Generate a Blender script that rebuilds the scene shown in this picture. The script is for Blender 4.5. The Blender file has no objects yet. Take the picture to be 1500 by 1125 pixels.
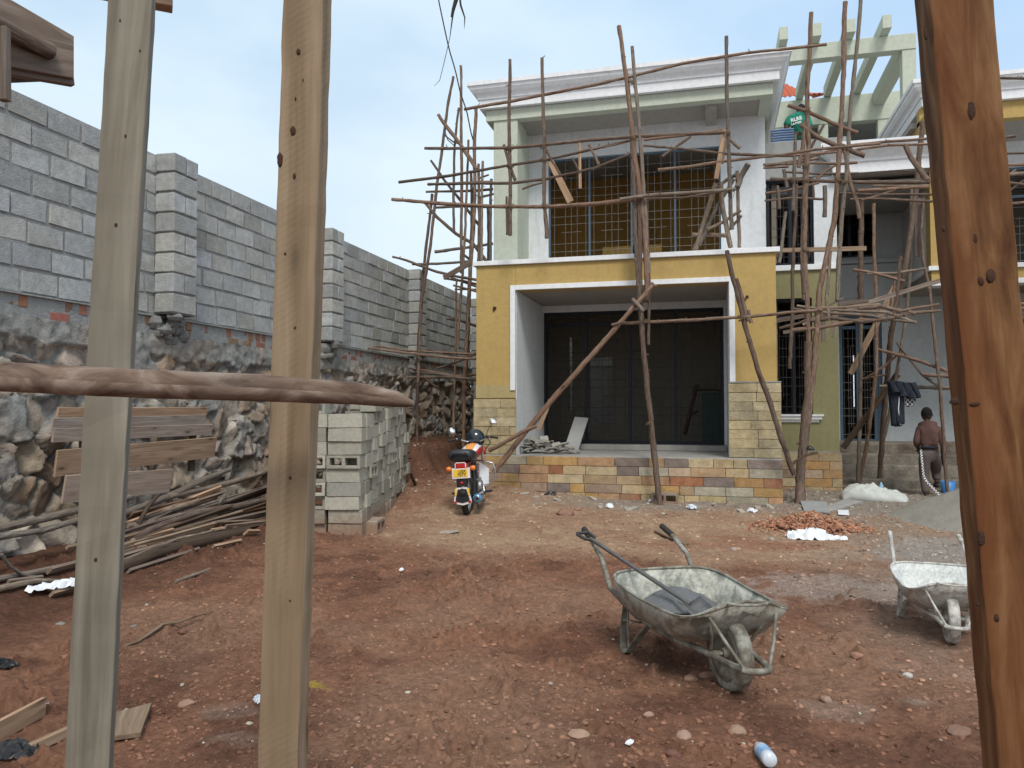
import bpy, bmesh, math, random
import numpy as np
from mathutils import Vector, Matrix
random.seed(7); RNG = np.random.RandomState(11)
SC = bpy.context.scene
COL = SC.collection
R = math.radians
# ------------------------------------------------------------ camera
F = 1140.0; YAW = math.atan(295/1140); PIT = math.atan((599-562.5)/1140); H = 1.55
fwd = Vector((-math.sin(YAW)*math.cos(PIT), math.cos(YAW)*math.cos(PIT), math.sin(PIT)))
rgt = Vector((math.cos(YAW), math.sin(YAW), 0)); upv = rgt.cross(fwd)
cd = bpy.data.cameras.new('camera'); cam = bpy.data.objects.new('camera', cd); COL.objects.link(cam)
cd.sensor_width = 36; cd.lens = 36*F/1500; cd.clip_start = 0.05; cd.clip_end = 2000
cam.matrix_world = Matrix.Translation((0, 0, H)) @ Matrix((rgt, upv, -fwd)).transposed().to_4x4()
SC.camera = cam
# ------------------------------------------------------------ world, sun, exposure
SUN_EL, SUN_AZ = 50.0, 158.0      # azimuth from +Y clockwise: the bright part of the cloud is behind the photographer
w = bpy.data.worlds.new('World'); SC.world = w; w.use_nodes = True
nt = w.node_tree; nt.nodes.clear()
def N(t, **k):
    n = nt.nodes.new(t)
    for a, b in k.items(): setattr(n, a, b)
    return n
out = N('ShaderNodeOutputWorld'); bg = N('ShaderNodeBackground')
sky = N('ShaderNodeTexSky'); sky.sky_type = 'NISHITA'; sky.sun_disc = False
sky.sun_elevation = R(SUN_EL); sky.sun_rotation = R(SUN_AZ)
tc = N('ShaderNodeTexCoord'); mp = N('ShaderNodeMapping'); mp.inputs['Scale'].default_value = (1.0, 1.0, 2.2)
nz = N('ShaderNodeTexNoise'); nz.inputs['Scale'].default_value = 1.7; nz.inputs['Detail'].default_value = 5; nz.inputs['Roughness'].default_value = .5
rp = N('ShaderNodeValToRGB')
rp.color_ramp.elements[0].position = .36; rp.color_ramp.elements[0].color = (4.0, 5.8, 7.8, 1)
rp.color_ramp.elements[1].position = .62; rp.color_ramp.elements[1].color = (7.0, 8.4, 9.4, 1)
sx = N('ShaderNodeSeparateXYZ'); hz = N('ShaderNodeMapRange')
hz.inputs['From Min'].default_value = 0.02; hz.inputs['From Max'].default_value = .42; hz.inputs['To Min'].default_value = 1; hz.inputs['To Max'].default_value = 0
mh = N('ShaderNodeMix', data_type='RGBA'); mh.inputs[7].default_value = (8.2, 9.0, 9.6, 1)
# thinner, bluer cloud towards the right (east) of the view
dx = N('ShaderNodeMapRange'); dx.inputs['From Min'].default_value = -.35; dx.inputs['From Max'].default_value = .45
mb = N('ShaderNodeMix', data_type='RGBA'); mb.inputs[7].default_value = (3.9, 6.0, 8.8, 1)
sc2 = N('ShaderNodeMath', operation='MULTIPLY'); sc2.inputs[1].default_value = .85
mx = N('ShaderNodeMix', data_type='RGBA'); mx.inputs[0].default_value = .92
L = nt.links.new
L(tc.outputs['Generated'], mp.inputs[0]); L(mp.outputs[0], nz.inputs['Vector']); L(nz.outputs[0], rp.inputs[0])
L(tc.outputs['Generated'], sx.inputs[0]); L(sx.outputs['Z'], hz.inputs['Value']); L(sx.outputs['X'], dx.inputs['Value'])
L(dx.outputs[0], sc2.inputs[0]); L(sc2.outputs[0], mb.inputs[0]); L(rp.outputs[0], mb.inputs[6])
hm = N('ShaderNodeMath', operation='MULTIPLY'); hm.inputs[1].default_value = .7
L(hz.outputs[0], hm.inputs[0]); L(hm.outputs[0], mh.inputs[0]); L(mb.outputs[2], mh.inputs[6])
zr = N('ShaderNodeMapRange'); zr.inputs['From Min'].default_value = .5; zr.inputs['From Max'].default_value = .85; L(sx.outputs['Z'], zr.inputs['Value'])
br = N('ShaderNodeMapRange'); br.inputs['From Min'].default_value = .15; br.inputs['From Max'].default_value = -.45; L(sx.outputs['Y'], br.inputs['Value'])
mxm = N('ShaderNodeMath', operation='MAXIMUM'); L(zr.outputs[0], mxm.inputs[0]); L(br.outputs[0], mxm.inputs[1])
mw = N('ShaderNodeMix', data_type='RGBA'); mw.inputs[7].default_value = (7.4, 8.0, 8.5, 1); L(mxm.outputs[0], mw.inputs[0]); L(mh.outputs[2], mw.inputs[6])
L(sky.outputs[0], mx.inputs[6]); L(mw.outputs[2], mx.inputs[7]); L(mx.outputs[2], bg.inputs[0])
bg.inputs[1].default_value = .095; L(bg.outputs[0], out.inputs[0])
sl = bpy.data.lights.new('sun', 'SUN'); sl.energy = 2.0; sl.angle = R(18); sl.color = (1, .955, .89)
so = bpy.data.objects.new('sun', sl); COL.objects.link(so)
sd = Vector((math.sin(R(SUN_AZ))*math.cos(R(SUN_EL)), math.cos(R(SUN_AZ))*math.cos(R(SUN_EL)), math.sin(R(SUN_EL))))
so.rotation_euler = sd.to_track_quat('Z', 'Y').to_euler()
SC.view_settings.view_transform = 'Standard'; SC.view_settings.look = 'None'; SC.view_settings.exposure = .3; SC.view_settings.gamma = 1
SC.render.engine = 'CYCLES'
try: SC.cycles.max_bounces = 6; SC.cycles.diffuse_bounces = 4
except Exception: pass

# ------------------------------------------------------------ measuring: photo pixel + one known coordinate -> world point
def ray(px, py): return fwd + rgt*((px-750)/F) - upv*((py-562.5)/F)
def P(px, py, X=None, Y=None, Z=None):
    d = ray(px, py)
    t = X/d.x if X is not None else (Y/d.y if Y is not None else (Z-H)/d.z)
    return Vector((d.x*t, d.y*t, H+d.z*t))
def C(px, py, dep): return Vector((0, 0, H)) + ray(px, py)*dep

# ------------------------------------------------------------ noise
TAB = RNG.rand(256, 256).astype(np.float32)
def vnoise(x, y):
    xi = np.floor(x).astype(int); yi = np.floor(y).astype(int); fx = x-xi; fy = y-yi
    fx = fx*fx*(3-2*fx); fy = fy*fy*(3-2*fy)
    a = TAB[xi % 256, yi % 256]; b = TAB[(xi+1) % 256, yi % 256]; c = TAB[xi % 256, (yi+1) % 256]; d = TAB[(xi+1) % 256, (yi+1) % 256]
    return (a*(1-fx)+b*fx)*(1-fy)+(c*(1-fx)+d*fx)*fy
def fbm(x, y, o=4, g=.5):
    s = 0; a = 1; t = 0
    for i in range(o): s = s+a*vnoise(x*2**i+17.3*i, y*2**i+5.1*i); t += a; a *= g
    return s/t
def sstep(a, b, x):
    t = np.clip((x-a)/(b-a), 0, 1); return t*t*(3-2*t)

# ------------------------------------------------------------ mesh builder
class MB:
    def __init__(s): s.v = []; s.f = []; s.m = []; s.uv = []; s.c = []; s.sm = []
    def add(s, vs, fs, col=None, mi=0, uvs=None, smooth=False):
        o = len(s.v); s.v.extend([tuple(p) for p in vs])
        for i, f in enumerate(fs):
            s.f.append([o+k for k in f]); s.m.append(mi if isinstance(mi, int) else mi[i]); s.c.append(col); s.uv.append(uvs[i] if uvs else None); s.sm.append(smooth)
    def box(s, x0, x1, y0, y1, z0, z1, col=None, mi=0, jit=0):
        """mi: int or dict of '-x','+x','-y','+y','-z','+z' with key '' as the default"""
        j = lambda: random.uniform(-jit, jit) if jit else 0
        vs = [(x+j(), y+j(), z+j()) for z in (z0, z1) for y in (y0, y1) for x in (x0, x1)]
        fs = [(0, 2, 3, 1), (4, 5, 7, 6), (0, 1, 5, 4), (2, 6, 7, 3), (0, 4, 6, 2), (1, 3, 7, 5)]
        ks = ['-z', '+z', '-y', '+y', '-x', '+x']
        ml = mi if isinstance(mi, int) else [mi.get(k, mi.get('', 0)) for k in ks]
        s.add(vs, fs, col, ml)
    def obox(s, c, ax, ay, az, col=None, mi=0, jit=0):
        """half-axes ax, ay, az as vectors; az is the long one (uv v)"""
        c = Vector(c); ax = Vector(ax); ay = Vector(ay); az = Vector(az)
        vs = [c+ax*i+ay*j+az*k+(Vector((random.uniform(-jit, jit) for _ in range(3))) if jit else Vector((0, 0, 0))) for k in (-1, 1) for j in (-1, 1) for i in (-1, 1)]
        fs = [(0, 2, 3, 1), (4, 5, 7, 6), (0, 1, 5, 4), (2, 6, 7, 3), (0, 4, 6, 2), (1, 3, 7, 5)]
        X, Y, Z = ax.length, ay.length, az.length; q = random.uniform(0, 9)
        def U(a, b): return [(q, q), (q+2*a, q), (q+2*a, q+2*b), (q, q+2*b)]
        u = [[(q, q), (q, q+2*Y), (q+2*X, q+2*Y), (q+2*X, q)], U(X, Y), U(X, Z), [(q+.4, q), (q+.4, q+2*Z), (q+.4+2*X, q+2*Z), (q+.4+2*X, q)], [(q+.8, q), (q+.8, q+2*Z), (q+.8+2*Y, q+2*Z), (q+.8+2*Y, q)], [(q+1.2, q), (q+1.2+2*Y, q), (q+1.2+2*Y, q+2*Z), (q+1.2, q+2*Z)]]
        s.add(vs, fs, col, mi, u)
    def plank(s, p0, p1, wdt, th, up=(0, 0, 1), col=None, mi=0, jit=0):
        """wdt along `up` (made perpendicular to the run), th along the third axis"""
        p0 = Vector(p0); p1 = Vector(p1); d = (p1-p0); az = d*.5; dn = d.normalized(); u = Vector(up); u = (u-dn*u.dot(dn)).normalized()
        s.obox((p0+p1)*.5, dn.cross(u)*th*.5, u*wdt*.5, az, col, mi, jit)
    def tube(s, pts, rad, n=8, col=None, mi=0, rough=0., cap=True, sub=0, wob=0.):
        pts = [Vector(p) for p in pts]
        rad = list(rad) if hasattr(rad, '__len__') else [rad]*len(pts)
        if sub:
            np_, nr = [], []
            for i in range(len(pts)-1):
                k = max(1, int((pts[i+1]-pts[i]).length/sub))
                for j in range(k):
                    t = j/k; np_.append(pts[i].lerp(pts[i+1], t)); nr.append(rad[i]*(1-t)+rad[i+1]*t)
            np_.append(pts[-1]); nr.append(rad[-1]); pts, rad = np_, nr
            if wob:
                ph = [random.uniform(0, 6.3) for _ in range(6)]; a = 0
                for i in range(1, len(pts)-1):
                    a += (pts[i]-pts[i-1]).length
                    pts[i] = pts[i]+Vector((math.sin(a*3+ph[0])+.5*math.sin(a*8+ph[1]), math.sin(a*3.4+ph[2])+.5*math.sin(a*9+ph[3]), math.sin(a*2.7+ph[4])))*wob
        L_ = len(pts); vs, fs, us = [], [], []
        t0 = (pts[1]-pts[0]).normalized(); a = Vector((0, 0, 1)) if abs(t0.z) < .9 else Vector((1, 0, 0)); nrm = t0.cross(a).normalized()
        q = random.uniform(0, 20); ln = 0; lv = []
        for i in range(L_):
            t = (pts[min(i+1, L_-1)]-pts[max(i-1, 0)]).normalized()
            nrm = (nrm-t*nrm.dot(t)).normalized(); b = t.cross(nrm)
            if i: ln += (pts[i]-pts[i-1]).length
            lv.append(ln)
            for k in range(n):
                th = 2*math.pi*k/n; r = rad[i]*(1+(random.uniform(-rough, rough) if rough else 0))
                vs.append(pts[i]+nrm*math.cos(th)*r+b*math.sin(th)*r)
        cr = 2*math.pi*max(rad)
        for i in range(L_-1):
            for k in range(n):
                k2 = (k+1) % n; fs.append((i*n+k, i*n+k2, (i+1)*n+k2, (i+1)*n+k))
                us.append([(q+k/n*cr, q+lv[i]), (q+(k+1)/n*cr, q+lv[i]), (q+(k+1)/n*cr, q+lv[i+1]), (q+k/n*cr, q+lv[i+1])])
        s.add(vs, fs, col, mi, us, True)
        if cap:
            o = len(s.v)
            for base, rev in ((0, True), ((L_-1)*n, False)):
                idx = [base+k for k in range(n)]; s.add([vs[k] for k in idx], [tuple(range(n))[::-1] if rev else tuple(range(n))], col, mi, [[(q, q)]*n])
    def lathe(s, prof, c=(0, 0, 0), axis='z', n=20, col=None, mi=0, smooth=True):
        """prof: list of (r, h)"""
        vs, fs = [], []; m = len(prof)
        for i in range(n):
            th = 2*math.pi*i/n
            for r, h in prof:
                x, y, z = r*math.cos(th), r*math.sin(th), h
                if axis == 'y': x, y, z = x, z, -y
                if axis == 'x': x, y, z = z, x, y
                vs.append((x+c[0], y+c[1], z+c[2]))
        for i in range(n):
            j = (i+1) % n
            for k in range(m-1): fs.append((i*m+k, j*m+k, j*m+k+1, i*m+k+1))
        s.add(vs, fs, col, mi, None, smooth)
    def ball(s, c, r, nu=12, nv=8, col=None, mi=0, jit=0, smooth=True):
        r = r if hasattr(r, '__len__') else (r, r, r); vs = [(c[0], c[1], c[2]-r[2])]; fs = []
        for i in range(1, nv):
            ph = math.pi*i/nv-math.pi/2
            for k in range(nu):
                th = 2*math.pi*k/nu; q = 1+(random.uniform(-jit, jit) if jit else 0)
                vs.append((c[0]+r[0]*math.cos(ph)*math.cos(th)*q, c[1]+r[1]*math.cos(ph)*math.sin(th)*q, c[2]+r[2]*math.sin(ph)*q))
        vs.append((c[0], c[1], c[2]+r[2])); top = len(vs)-1
        for k in range(nu):
            k2 = (k+1) % nu; fs.append((0, 1+k2, 1+k)); fs.append((top, 1+(nv-2)*nu+k, 1+(nv-2)*nu+k2))
            for i in range(nv-2): fs.append((1+i*nu+k, 1+i*nu+k2, 1+(i+1)*nu+k2, 1+(i+1)*nu+k))
        s.add(vs, fs, col, mi, None, smooth)
    def rock(s, c, r, col=None, mi=0, flat=.6, rot=None):
        """irregular stone: jittered low sphere"""
        o = len(s.v); rr = (r*random.uniform(.7, 1.2), r*random.uniform(.6, 1.1), r*flat*random.uniform(.7, 1.2))
        a = random.uniform(0, 6.3) if rot is None else rot; ca, sa = math.cos(a), math.sin(a)
        s.ball((0, 0, 0), rr, 6, 4, col, mi, .28, False)
        for i in range(o, len(s.v)):
            x, y, z = s.v[i]; s.v[i] = (c[0]+x*ca-y*sa, c[1]+x*sa+y*ca, c[2]+z)
    def sweep(s, prof, path, col=None, mi=0, flip=False):
        """prof: (outward, z) list; path: xy points, mitred corners; outward is to the right of travel"""
        n = len(path); m = len(prof); offs = []
        for i in range(n):
            a = Vector(path[i])-Vector(path[i-1]) if i else None; b = Vector(path[i+1])-Vector(path[i]) if i < n-1 else None
            na = Vector((a.y, -a.x)).normalized() if a else None; nb = Vector((b.y, -b.x)).normalized() if b else None
            if na is None: o = nb
            elif nb is None: o = na
            else: o = (na+nb); o = o/(o.dot(na))
            offs.append(o)
        vs = [(path[i][0]+offs[i].x*o, path[i][1]+offs[i].y*o, z) for i in range(n) for o, z in prof]
        fs = [(i*m+k, (i+1)*m+k, (i+1)*m+k+1, i*m+k+1) for i in range(n-1) for k in range(m-1)]
        fs += [tuple(range(m)), tuple(range((n-1)*m, n*m))[::-1]]
        s.add(vs, fs, col, mi)
    def build(s, name, mats, parent=None, bevel=0, loc=None, keep=True):
        me = bpy.data.meshes.new(name); me.from_pydata(s.v, [], s.f); me.update()
        mats = mats if isinstance(mats, (list, tuple)) else [mats]
        for m_ in mats: me.materials.append(m_)
        me.polygons.foreach_set('material_index', s.m); me.polygons.foreach_set('use_smooth', s.sm)
        if any(u is not None for u in s.uv):
            ul = me.uv_layers.new(name='UVMap'); arr = np.zeros((len(me.loops), 2), np.float32); i = 0
            for f, u in zip(s.f, s.uv):
                if u is not None: arr[i:i+len(f)] = u
                i += len(f)
            ul.data.foreach_set('uv', arr.ravel())
        if any(c is not None for c in s.c):
            ca = me.color_attributes.new('Col', 'FLOAT_COLOR', 'CORNER'); arr = np.ones((len(me.loops), 4), np.float32); i = 0
            for f, c in zip(s.f, s.c):
                if c is not None: arr[i:i+len(f), :3] = c[:3]
                i += len(f)
            ca.data.foreach_set('color', arr.ravel())
        o = bpy.data.objects.new(name, me); COL.objects.link(o)
        if parent: o.parent = parent
        if loc is not None: o.location = loc
        if bevel:
            b = o.modifiers.new('bevel', 'BEVEL'); b.width = bevel; b.segments = 2; b.limit_method = 'ANGLE'
        return o
def tag(o, label=None, cat=None, group=None, kind=None):
    if label: o['label'] = label
    if cat: o['category'] = cat
    if group: o['group'] = group
    if kind: o['kind'] = kind
    return o
def thing(name, label, cat, loc=(0, 0, 0), rz=0, group=None):
    o = bpy.data.objects.new(name, None); COL.objects.link(o); o.location = loc; o.rotation_euler = (0, 0, rz); o.empty_display_size = .1
    return tag(o, label, cat, group)
def dup(root, label, loc=None, rot=None):
    def cp(o, par):
        c = o.copy(); COL.objects.link(c); c.parent = par
        for k in o.children: cp(k, c)
        return c
    r = cp(root, None); r['label'] = label
    if loc is not None: r.location = loc
    if rot is not None: r.rotation_euler = rot
    return r

# ------------------------------------------------------------ materials
def lin(r, g, b): return tuple(((c/255)/12.92 if c <= 10 else ((c/255+.055)/1.055)**2.4) for c in (r, g, b))
class Mat:
    def __init__(s, name, rough=.8, metal=0., spec=.3):
        s.m = bpy.data.materials.new(name); s.m.use_nodes = True; s.t = s.m.node_tree; s.b = s.t.nodes['Principled BSDF']
        s.b.inputs['Roughness'].default_value = rough; s.b.inputs['Metallic'].default_value = metal; s.b.inputs['Specular IOR Level'].default_value = spec
    def n(s, t, **k):
        q = s.t.nodes.new(t)
        for a, b in k.items(): setattr(q, a, b)
        return q
    def l(s, a, b): s.t.links.new(a, b)
    def coord(s, kind='Object', scale=(1, 1, 1)):
        c = s.n('ShaderNodeTexCoord'); m = s.n('ShaderNodeMapping'); m.inputs['Scale'].default_value = scale
        if kind == 'World':
            g = s.n('ShaderNodeNewGeometry'); s.l(g.outputs['Position'], m.inputs[0])
        else: s.l(c.outputs[kind], m.inputs[0])
        return m.outputs[0]
    def noise(s, vec, scale, detail=4, rough=.55, dist=0):
        q = s.n('ShaderNodeTexNoise'); q.inputs['Scale'].default_value = scale; q.inputs['Detail'].default_value = detail; q.inputs['Roughness'].default_value = rough; q.inputs['Distortion'].default_value = dist
        s.l(vec, q.inputs['Vector']); return q.outputs[0]
    def ramp(s, f, els):
        q = s.n('ShaderNodeValToRGB'); e = q.color_ramp.elements
        while len(e) < len(els): e.new(.5)
        for i, (p, c) in enumerate(els): e[i].position = p; e[i].color = (*c, 1) if hasattr(c, '__len__') else (c, c, c, 1)
        s.l(f, q.inputs[0]); return q.outputs[0]
    def mix(s, f, a, b, mode='MIX'):
        q = s.n('ShaderNodeMix', data_type='RGBA', blend_type=mode)
        for v, i in ((f, 0), (a, 6), (b, 7)):
            if hasattr(v, 'is_output') or isinstance(v, bpy.types.NodeSocket): s.l(v, q.inputs[i])
            else: q.inputs[i].default_value = v if i == 0 else (*v[:3], 1)
        return q.outputs[2]
    def attr(s): 
        a = s.n('ShaderNodeAttribute'); a.attribute_name = 'Col'; return a.outputs['Color']
    def rand(s): return s.n('ShaderNodeObjectInfo').outputs['Random']
    def color(s, c):
        if isinstance(c, bpy.types.NodeSocket): s.l(c, s.b.inputs['Base Color'])
        else: s.b.inputs['Base Color'].default_value = (*c, 1)
    def bump(s, h, dist=.01, strength=.6, prev=None):
        b = s.n('ShaderNodeBump'); b.inputs['Distance'].default_value = dist; b.inputs['Strength'].default_value = strength; s.l(h, b.inputs['Height'])
        if prev: s.l(prev, b.inputs['Normal'])
        s.l(b.outputs[0], s.b.inputs['Normal']); return b.outputs[0]
def sc(c, k): return tuple(x*k for x in c)
def plaster(name, c, var=.12, dirt=.25, rough=.85, dirtcol=(.16, .13, .1)):
    m = Mat(name, rough); v = m.coord('World'); a = m.noise(v, 1.3, 5); b = m.noise(v, 14, 6, .65)
    col = m.mix(a, sc(c, 1-var), sc(c, 1+var))
    st = m.noise(m.coord('World', (5, 5, .7)), 1.6, 6, .6); k = m.ramp(st, [(.52, 0), (.75, dirt)])
    col = m.mix(k, col, dirtcol); fine = m.ramp(b, [(.2, .85), (.8, 1.08)]); col = m.mix(1.0, col, fine, 'MULTIPLY')
    m.color(col); p = m.bump(b, .006, .5); return m.m
def attr_mat(name, rough=.9, nscale=9, amt=.35, bd=.012, bs=.8, dirt=None):
    m = Mat(name, rough); v = m.coord('World'); a = m.noise(v, nscale, 7, .65); c = m.attr()
    c = m.mix(1.0, c, m.ramp(a, [(.25, 1-amt), (.75, 1+amt*.6)]), 'MULTIPLY')
    if dirt:
        k = m.ramp(m.noise(v, 2.2, 6, .6), [(.5, 0), (.72, dirt[3])]); c = m.mix(k, c, dirt[:3])
    m.color(c); b = m.noise(v, nscale*4, 6, .7); m.bump(b, bd, bs); return m.m
def wood(name, cols, gs=(38, 38, 2.2), rough=.8, rnd=True, knots=True, ao=None, bd=.003, saw=False):
    """grain follows the uv v direction (metres)"""
    m = Mat(name, rough, spec=.25); v = m.coord('UV', (gs[0], gs[2], 1)); g = m.noise(v, 1, 6, .6, .6)
    big = m.noise(m.coord('UV', (7, .9, 1)), 1, 3, .5, .3)
    col = m.ramp(g, [(.3, cols[0]), (.5, cols[1]), (.7, cols[2])])
    col = m.mix(m.ramp(big, [(.42, 0), (.68, .75)]), col, cols[3])
    if rnd:
        q = m.ramp(m.rand(), [(0, (.62, .6, .6)), (.5, (1, .97, .95)), (1, (1.35, 1.15, 1.02))]); col = m.mix(1.0, col, q, 'MULTIPLY')
    if knots:
        vo = m.n('ShaderNodeTexVoronoi'); vo.inputs['Scale'].default_value = 1; m.l(m.coord('UV', (9, 2.6, 1)), vo.inputs['Vector'])
        k = m.ramp(vo.outputs['Distance'], [(.05, 1), (.13, 0)]); col = m.mix(k, col, sc(cols[0], .35))
        k2 = m.ramp(vo.outputs['Distance'], [(.1, .45), (.3, 0)]); col = m.mix(k2, col, sc(cols[0], .7))
    if saw:
        wv = m.n('ShaderNodeTexWave'); wv.inputs['Scale'].default_value = 26; wv.inputs['Distortion'].default_value = 2.5; wv.inputs['Detail'].default_value = 3
        mp_ = m.n('ShaderNodeMapping'); mp_.inputs['Rotation'].default_value = (0, 0, R(58)); cc = m.n('ShaderNodeTexCoord'); m.l(cc.outputs['UV'], mp_.inputs[0]); m.l(mp_.outputs[0], wv.inputs['Vector'])
        msk = m.ramp(m.noise(m.coord('UV', (14, 2, 1)), 1, 2), [(.45, 0), (.6, .55)]); sw = m.ramp(wv.outputs[0], [(0, .86), (.5, 1.03)]); col = m.mix(msk, col, m.mix(1.0, col, sw, 'MULTIPLY'))
    m.color(col); m.bump(g, bd, .7); return m.m
def simple(name, c, rough=.6, metal=0., spec=.4, var=.15, ns=12, bd=0):
    m = Mat(name, rough, metal, spec); v = m.coord('World'); a = m.noise(v, ns, 5, .6)
    m.color(m.mix(a, sc(c, 1-var), sc(c, 1+var)))
    if bd: m.bump(m.noise(v, ns*3, 5, .65), bd, .7)
    return m.m
M = {}
M['yellow'] = plaster('yellow_plaster', (.45, .315, .115), .1, .4, dirtcol=(.34, .25, .12))
M['olive'] = plaster('olive_plaster', (.25, .235, .12), .08, .2)
M['white'] = plaster('white_paint', (.66, .69, .71), .06, .3, dirtcol=(.36, .34, .3))
M['trim'] = plaster('white_trim_paint', (.78, .8, .82), .05, .22, dirtcol=(.42, .4, .37))
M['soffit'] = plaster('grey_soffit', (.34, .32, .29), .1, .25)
M['green'] = plaster('pale_green_plaster', (.5, .54, .45), .05, .15, dirtcol=(.25, .26, .18))
M['grey'] = plaster('grey_render', (.3, .31, .3), .14, .35)
M['whitegrey'] = plaster('undercoat_plaster', (.5, .54, .56), .08, .28, dirtcol=(.28, .28, .26))
M['concrete'] = simple('raw_concrete', (.3, .29, .27), .9, var=.35, ns=5, bd=.012)
M['cladding'] = attr_mat('stone_cladding', .85, 10, .38, .02, 1.0, (.36, .3, .22, .45))
M['block'] = attr_mat('concrete_block', .95, 14, .3, .014, 1.0, (.27, .26, .22, .5))
M['mortar'] = simple('mortar', (.29, .295, .285), .95, var=.4, ns=9, bd=.03)
M['brick'] = attr_mat('red_brick', .9, 16, .3, .01, .8)
M['rubble'] = attr_mat('rubble_stone', .9, 11, .45, .02, 1.0)
M['pole'] = wood('bark_pole', [(.055, .038, .03), (.16, .118, .09), (.29, .24, .2), (.14, .092, .068)], (70, 70, 9), bd=.008)
M['greypole'] = wood('weathered_pole', [(.085, .075, .06), (.17, .15, .125), (.33, .3, .26), (.17, .13, .1)], (70, 70, 9), bd=.008)
M['plank'] = wood('sawn_plank', [(.17, .12, .08), (.32, .235, .16), (.43, .34, .25), (.24, .175, .12)])
M['greyplank'] = wood('weathered_plank', [(.1, .08, .065), (.19, .155, .13), (.3, .26, .22), (.16, .115, .085)])
M['darkplank'] = wood('dark_plank', [(.05, .035, .026), (.09, .065, .045), (.15, .11, .08), (.07, .045, .03)])
M['post_grey'] = wood('grey_green_timber', [(.15, .132, .1), (.23, .21, .165), (.31, .285, .235), (.17, .15, .115)], (26, 26, 1.3), rnd=False, bd=.0015)
M['post_tan'] = wood('tan_timber', [(.18, .127, .076), (.265, .195, .125), (.35, .265, .175), (.18, .125, .075)], (30, 30, 1.5), rnd=False, bd=.0015, saw=True)
M['post_brown'] = wood('orange_brown_timber', [(.035, .014, .006), (.15, .075, .03), (.3, .175, .085), (.14, .045, .014)], (34, 34, 5), rnd=False, bd=.003)
M['paleplank'] = wood('pale_worn_plank', [(.18, .15, .125), (.3, .265, .23), (.42, .38, .34), (.25, .2, .165)])
M['step'] = attr_mat('rough_step_concrete', .95, 4, .6, .03, 1.0, (.09, .06, .04, .8))
M['knot'] = simple('knot', (.055, .025, .014), .9, var=.5, ns=60, bd=.004)
M['round_wood'] = wood('peeled_pole', [(.05, .03, .02), (.21, .15, .115), (.42, .35, .295), (.07, .036, .022)], (14, 14, 9), rnd=False, bd=.004)
M['frame_blue'] = simple('blue_grey_steel', (.075, .12, .165), .5, .2, var=.2)
M['frame_navy'] = simple('navy_steel', (.008, .01, .018), .5, .2)
M['bars'] = simple('steel_bars', (.2, .19, .175), .5, .5, var=.3)
M['bars_dark'] = simple('dark_steel_bars', (.045, .045, .05), .5, .3, var=.3)
M['ochre'] = plaster('ochre_interior', (.5, .31, .09), .12, .3)
M['taupe'] = plaster('taupe_interior', (.27, .245, .2), .12, .3)
M['chrome'] = simple('chrome', (.75, .77, .8), .22, 1.0, var=.08)
M['black'] = simple('black_plastic', (.018, .019, .022), .35, var=.3)
M['rubber'] = simple('rubber', (.028, .026, .024), .8, var=.4)
M['scratch'] = plaster('scratch_coat', (.4, .325, .155), .1, .3)
# ============================================================ GROUND
def gh_np(x, y):
    z = .11*sstep(8.5, 12.3, y)
    z = z+.17*sstep(-1.2, -3.8, x)*sstep(9.0, 12.4, y)+.12*sstep(-3, -5, x)*sstep(4, 6, y)
    # earth bank against the retaining wall, and the one under the timber
    edge = -4.75+.25*(fbm(y*1.3, x*.2, 3)-.5)
    z = z+.5*sstep(edge+.25, edge-.15, x)*sstep(11.9, 12.5, y)*(y < 24)
    e2 = -4.95+.5*(fbm(y*1.1+9, x*.3, 3)-.5)
    z = z+.16*sstep(e2+.0, e2-.5, x)*sstep(8.6, 7.2, y)*sstep(2.2, 4.5, y)
    return z
def gh(x, y): return float(gh_np(np.array([x], float), np.array([y], float))[0])
nu, nv = 900, 820
vv = np.linspace(0, 1, nv); ys = -4+ (np.exp(vv*5.4)-1)/(np.exp(5.4)-1)*0  # placeholder, replaced below
# rows: coarse behind the camera, fine in front, then stretching to the horizon
ys = np.concatenate([np.linspace(-60, 2.6, 14, endpoint=False), 2.6*np.exp(np.linspace(0, math.log(17/2.6), nv-60)), 17*np.exp(np.linspace(.02, math.log(700/17), 46))])
nv = len(ys)
uu = np.linspace(-1, 1, nu)
hw = np.where(ys < 2.6, 4.2+.0*ys+np.abs(ys-2.6)*2, 1.6+ys*1.0); hw = np.where(ys > 17, hw*(1+(ys-17)*.05), hw)
GX = uu[None, :]*hw[:, None]; GY = np.repeat(ys[:, None], nu, 1)
base = gh_np(GX, GY)
rough_zone = (1-.75*sstep(7.2, 8.8, GY)*sstep(12.6, 11.2, GY)*sstep(-4.3, -3.6, GX)*sstep(1.6, .6, GX))*(1-.45*sstep(.8, 1.8, GX)*sstep(4.6, 5.6, GY))
f1 = fbm(GX*.9, GY*.9, 3)-.5; f2 = fbm(GX*4+3, GY*4, 4)-.5; f3 = fbm(GX*17, GY*17+5, 3)-.5
cl = fbm(GX*9+50, GY*9+8, 3); clod = np.clip(cl-.56, 0, 1)*sstep(.42, .62, fbm(GX*1.5, GY*1.5+31, 3))
inview = (GY < 30) & (GY > 1)
GZ = base+inview*(.07*f1+rough_zone*(.055*f2+.026*f3+.30*clod))
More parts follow.
